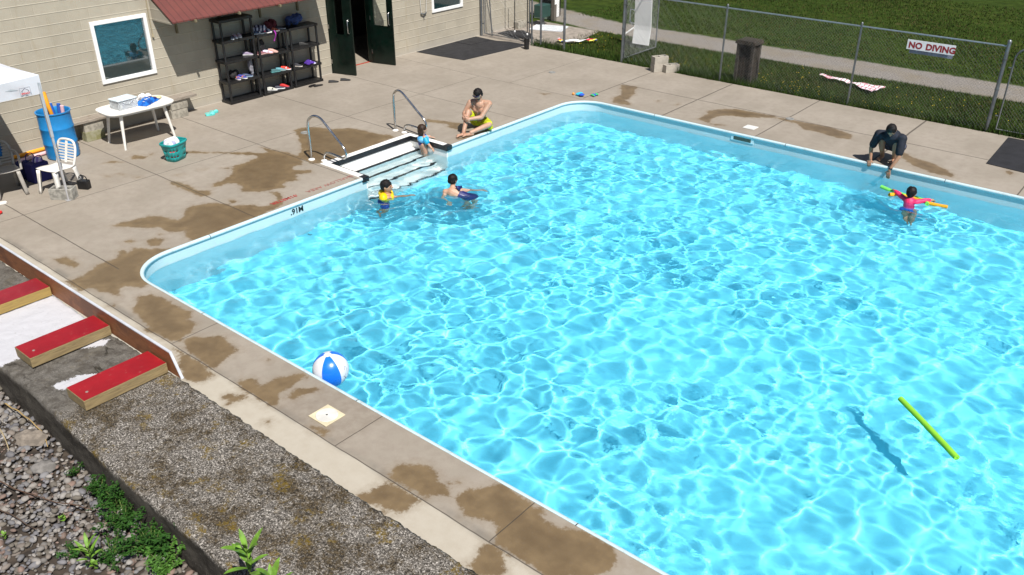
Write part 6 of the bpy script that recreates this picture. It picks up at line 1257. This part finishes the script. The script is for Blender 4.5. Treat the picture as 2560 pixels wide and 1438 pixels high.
# woman
P = Person('dark haired swimmer in a navy swimsuit with bare back in the shallow water', (-9.95, 10.45, -.9), .82)
ch = V3((-10.03,10.40,WZ+.02)); hd = V3((-10.10,10.50,WZ+.22)); pel = V3((-9.80,10.56,WZ-.11)); shL = V3((-10.12,10.30,WZ+.035)); shR = V3((-9.90,10.40,WZ+.05))
shL = V3((-10.13,10.33,WZ+.03)); shR = V3((-9.93,10.50,WZ+.06))
P.seg(ch, .125, pel, .135); P.seg(ch, .10, shL, .065); P.seg(ch, .10, shR, .06); P.seg(ch+V3((-.01,.02,.05)), .065, hd-V3((0,0,.06)), .052); P.head(hd, (.15,.98,-.15), r=.11)
P.arm(shL, V3((-10.10,10.22,WZ-.12)), V3((-10.05,10.30,WZ-.30)), (.052,.042,.03)); P.hand(V3((-10.05,10.30,WZ-.30)), (.3,.3,-.8), (1,0,0), .2, 1, .17)
P.arm(shR, V3((-9.90,10.72,WZ-.02)), V3((-9.78,10.86,WZ-.06)), (.052,.042,.03)); P.hand(V3((-9.78,10.86,WZ-.06)), (.7,.6,-.1), (0,0,-1), .15, 1, .17)
P.leg(pel+V3((-.04,-.06,0)), pel+V3((-.06,.05,-.30)), pel+V3((-.12,.02,-.60)), (.10,.065,.042)); P.leg(pel+V3((.06,.06,0)), pel+V3((.05,.14,-.28)), pel+V3((-.02,.1,-.60)), (.10,.065,.042))
P.foot(pel+V3((-.12,.02,-.61)), pel+V3((-.06,.18,-.67))); P.foot(pel+V3((-.02,.1,-.61)), pel+V3((.05,.26,-.67)))
P.body(skc, .007); P.hair(m_h1, length=.35); P.eyes(m_eye)
mb = MB(); m0 = ch.lerp(pel, .42); P.seg(m0, .134, pel, .147, mb); P.seg(pel, .147, pel+V3((.07,.06,-.02)), .125, mb); flesh(mb, 'swimsuit', mat('suit_navy', (.012,.016,.11), .45), P.t, .009, 2)
mb = MB(); mb.tube([P.L(q) for q in (shR+V3((.03,.01,.065)), ch+V3((.09,.02,.122)), m0+V3((.05,-.02,.13)))], [.022,.026,.03], 8); mb.tube([P.L(q) for q in (shR+V3((.0,.02,.06)), hd+V3((.05,-.03,-.1)))], [.014,.010], 8); mb.build('shoulder_strap', mat('strap_navy', (.012,.016,.11), .45), P.t, smooth=180); swimmers_recv(P)
# girl in pink on noodles
P = Person('child in a pink shirt hanging on two pool noodles near the far edge', (-3.66, 15.24, -.95), .66)
b = V3((-3.66,15.24,WZ-.035)); ch = b+V3((0,0,.01)); hd = b+V3((0,.02,.195)); pel = b+V3((.04,-.08,-.22)); shL = b+V3((-.10,.03,.05)); shR = b+V3((.11,-.01,.05))
P.seg(pel, .125, ch, .135); P.seg(ch, .1, shL, .065); P.seg(ch, .1, shR, .065); P.seg(ch+V3((0,0,.05)), .075, hd-V3((0,0,.04)), .07); P.head(hd, (.1,1,-.05), r=.14)
elL = V3((-3.90,15.34,WZ+.055)); wrL = V3((-4.02,15.46,WZ+.05)); elR = V3((-3.42,15.33,WZ+.05)); wrR = V3((-3.34,15.45,WZ+.04))
P.arm(shL, elL, wrL, (.058,.046,.034)); P.arm(shR, elR, wrR, (.058,.046,.034)); P.hand(wrL, (-.3,.8,-.3), (0,0,-1), .5, 1, .16); P.hand(wrR, (.1,.85,-.3), (0,0,-1), .5, -1, .16)
P.leg(pel+V3((-.05,0,0)), pel+V3((-.02,-.02,-.24)), pel+V3((.05,-.12,-.44)), (.10,.07,.048)); P.leg(pel+V3((.06,0,0)), pel+V3((.08,-.04,-.24)), pel+V3((.15,-.12,-.46)), (.10,.07,.048)); P.foot(pel+V3((.05,-.12,-.44)), pel+V3((.08,-.18,-.54))); P.foot(pel+V3((.15,-.12,-.46)), pel+V3((.18,-.18,-.56)))
P.body(skc2, .007); P.hair(m_h1); P.eyes(m_eye)
mb = MB(); P.seg(ch+V3((0,0,.02)), .142, pel+V3((-.01,.02,.07)), .142, mb)
for a, e, w_ in ((shL, elL, wrL), (shR, elR, wrR)): P.seg(ch.lerp(a,.5), .10, a, .076, mb); P.seg(a, .074, e, .062, mb); P.seg(e, .06, e.lerp(w_, .5), .052, mb)
flesh(mb, 'pink_shirt', mat('rash_pink', (.85,.025,.13), .6, var=.15), P.t, .009, 2, .004)
mb = MB(); P.seg(pel+V3((0,0,-.01)), .146, pel+V3((0,0,.03)), .14, mb); 
for s in (-1, 1): P.seg(pel+V3((.055*s,0,-.02)), .11, pel+V3((.065*s,-.01,-.12)), .085, mb)
flesh(mb, 'swim_bottoms', mat('bottoms_blue', (.02,.12,.5), .6), P.t, .010, 2); swimmers_recv(P)
noodle('pool_noodle', 'green pool noodle under the arms of the child in pink', [(-4.26,15.53,WZ+.03),(-4.02,15.50,WZ+.0),(-3.80,15.52,WZ-.02),(-3.55,15.50,WZ-.02),(-3.38,15.38,WZ-.0),(-3.30,15.24,WZ+.03)][:4]+[(-3.45,15.42,WZ-.0),(-3.39,15.30,WZ+.02),(-3.36,15.22,WZ+.035)][0:3], .034, (.16,.62,.10), group=None)
noodle('pool_noodle', 'orange pool noodle under the arms of the child in pink', [(-4.02,15.27,WZ+.02),(-3.90,15.40,WZ+.0),(-3.70,15.44,WZ-.01),(-3.45,15.36,WZ+.0),(-3.20,15.34,WZ+.01),(-3.06,15.34,WZ+.02)], .034, (.85,.36,.01))
for c in bpy.data.objects:
    if c.type == 'MESH' and c.name.startswith(('pool_noodle','blue_panels','white_panels')): c.cycles.is_caustics_receiver = True
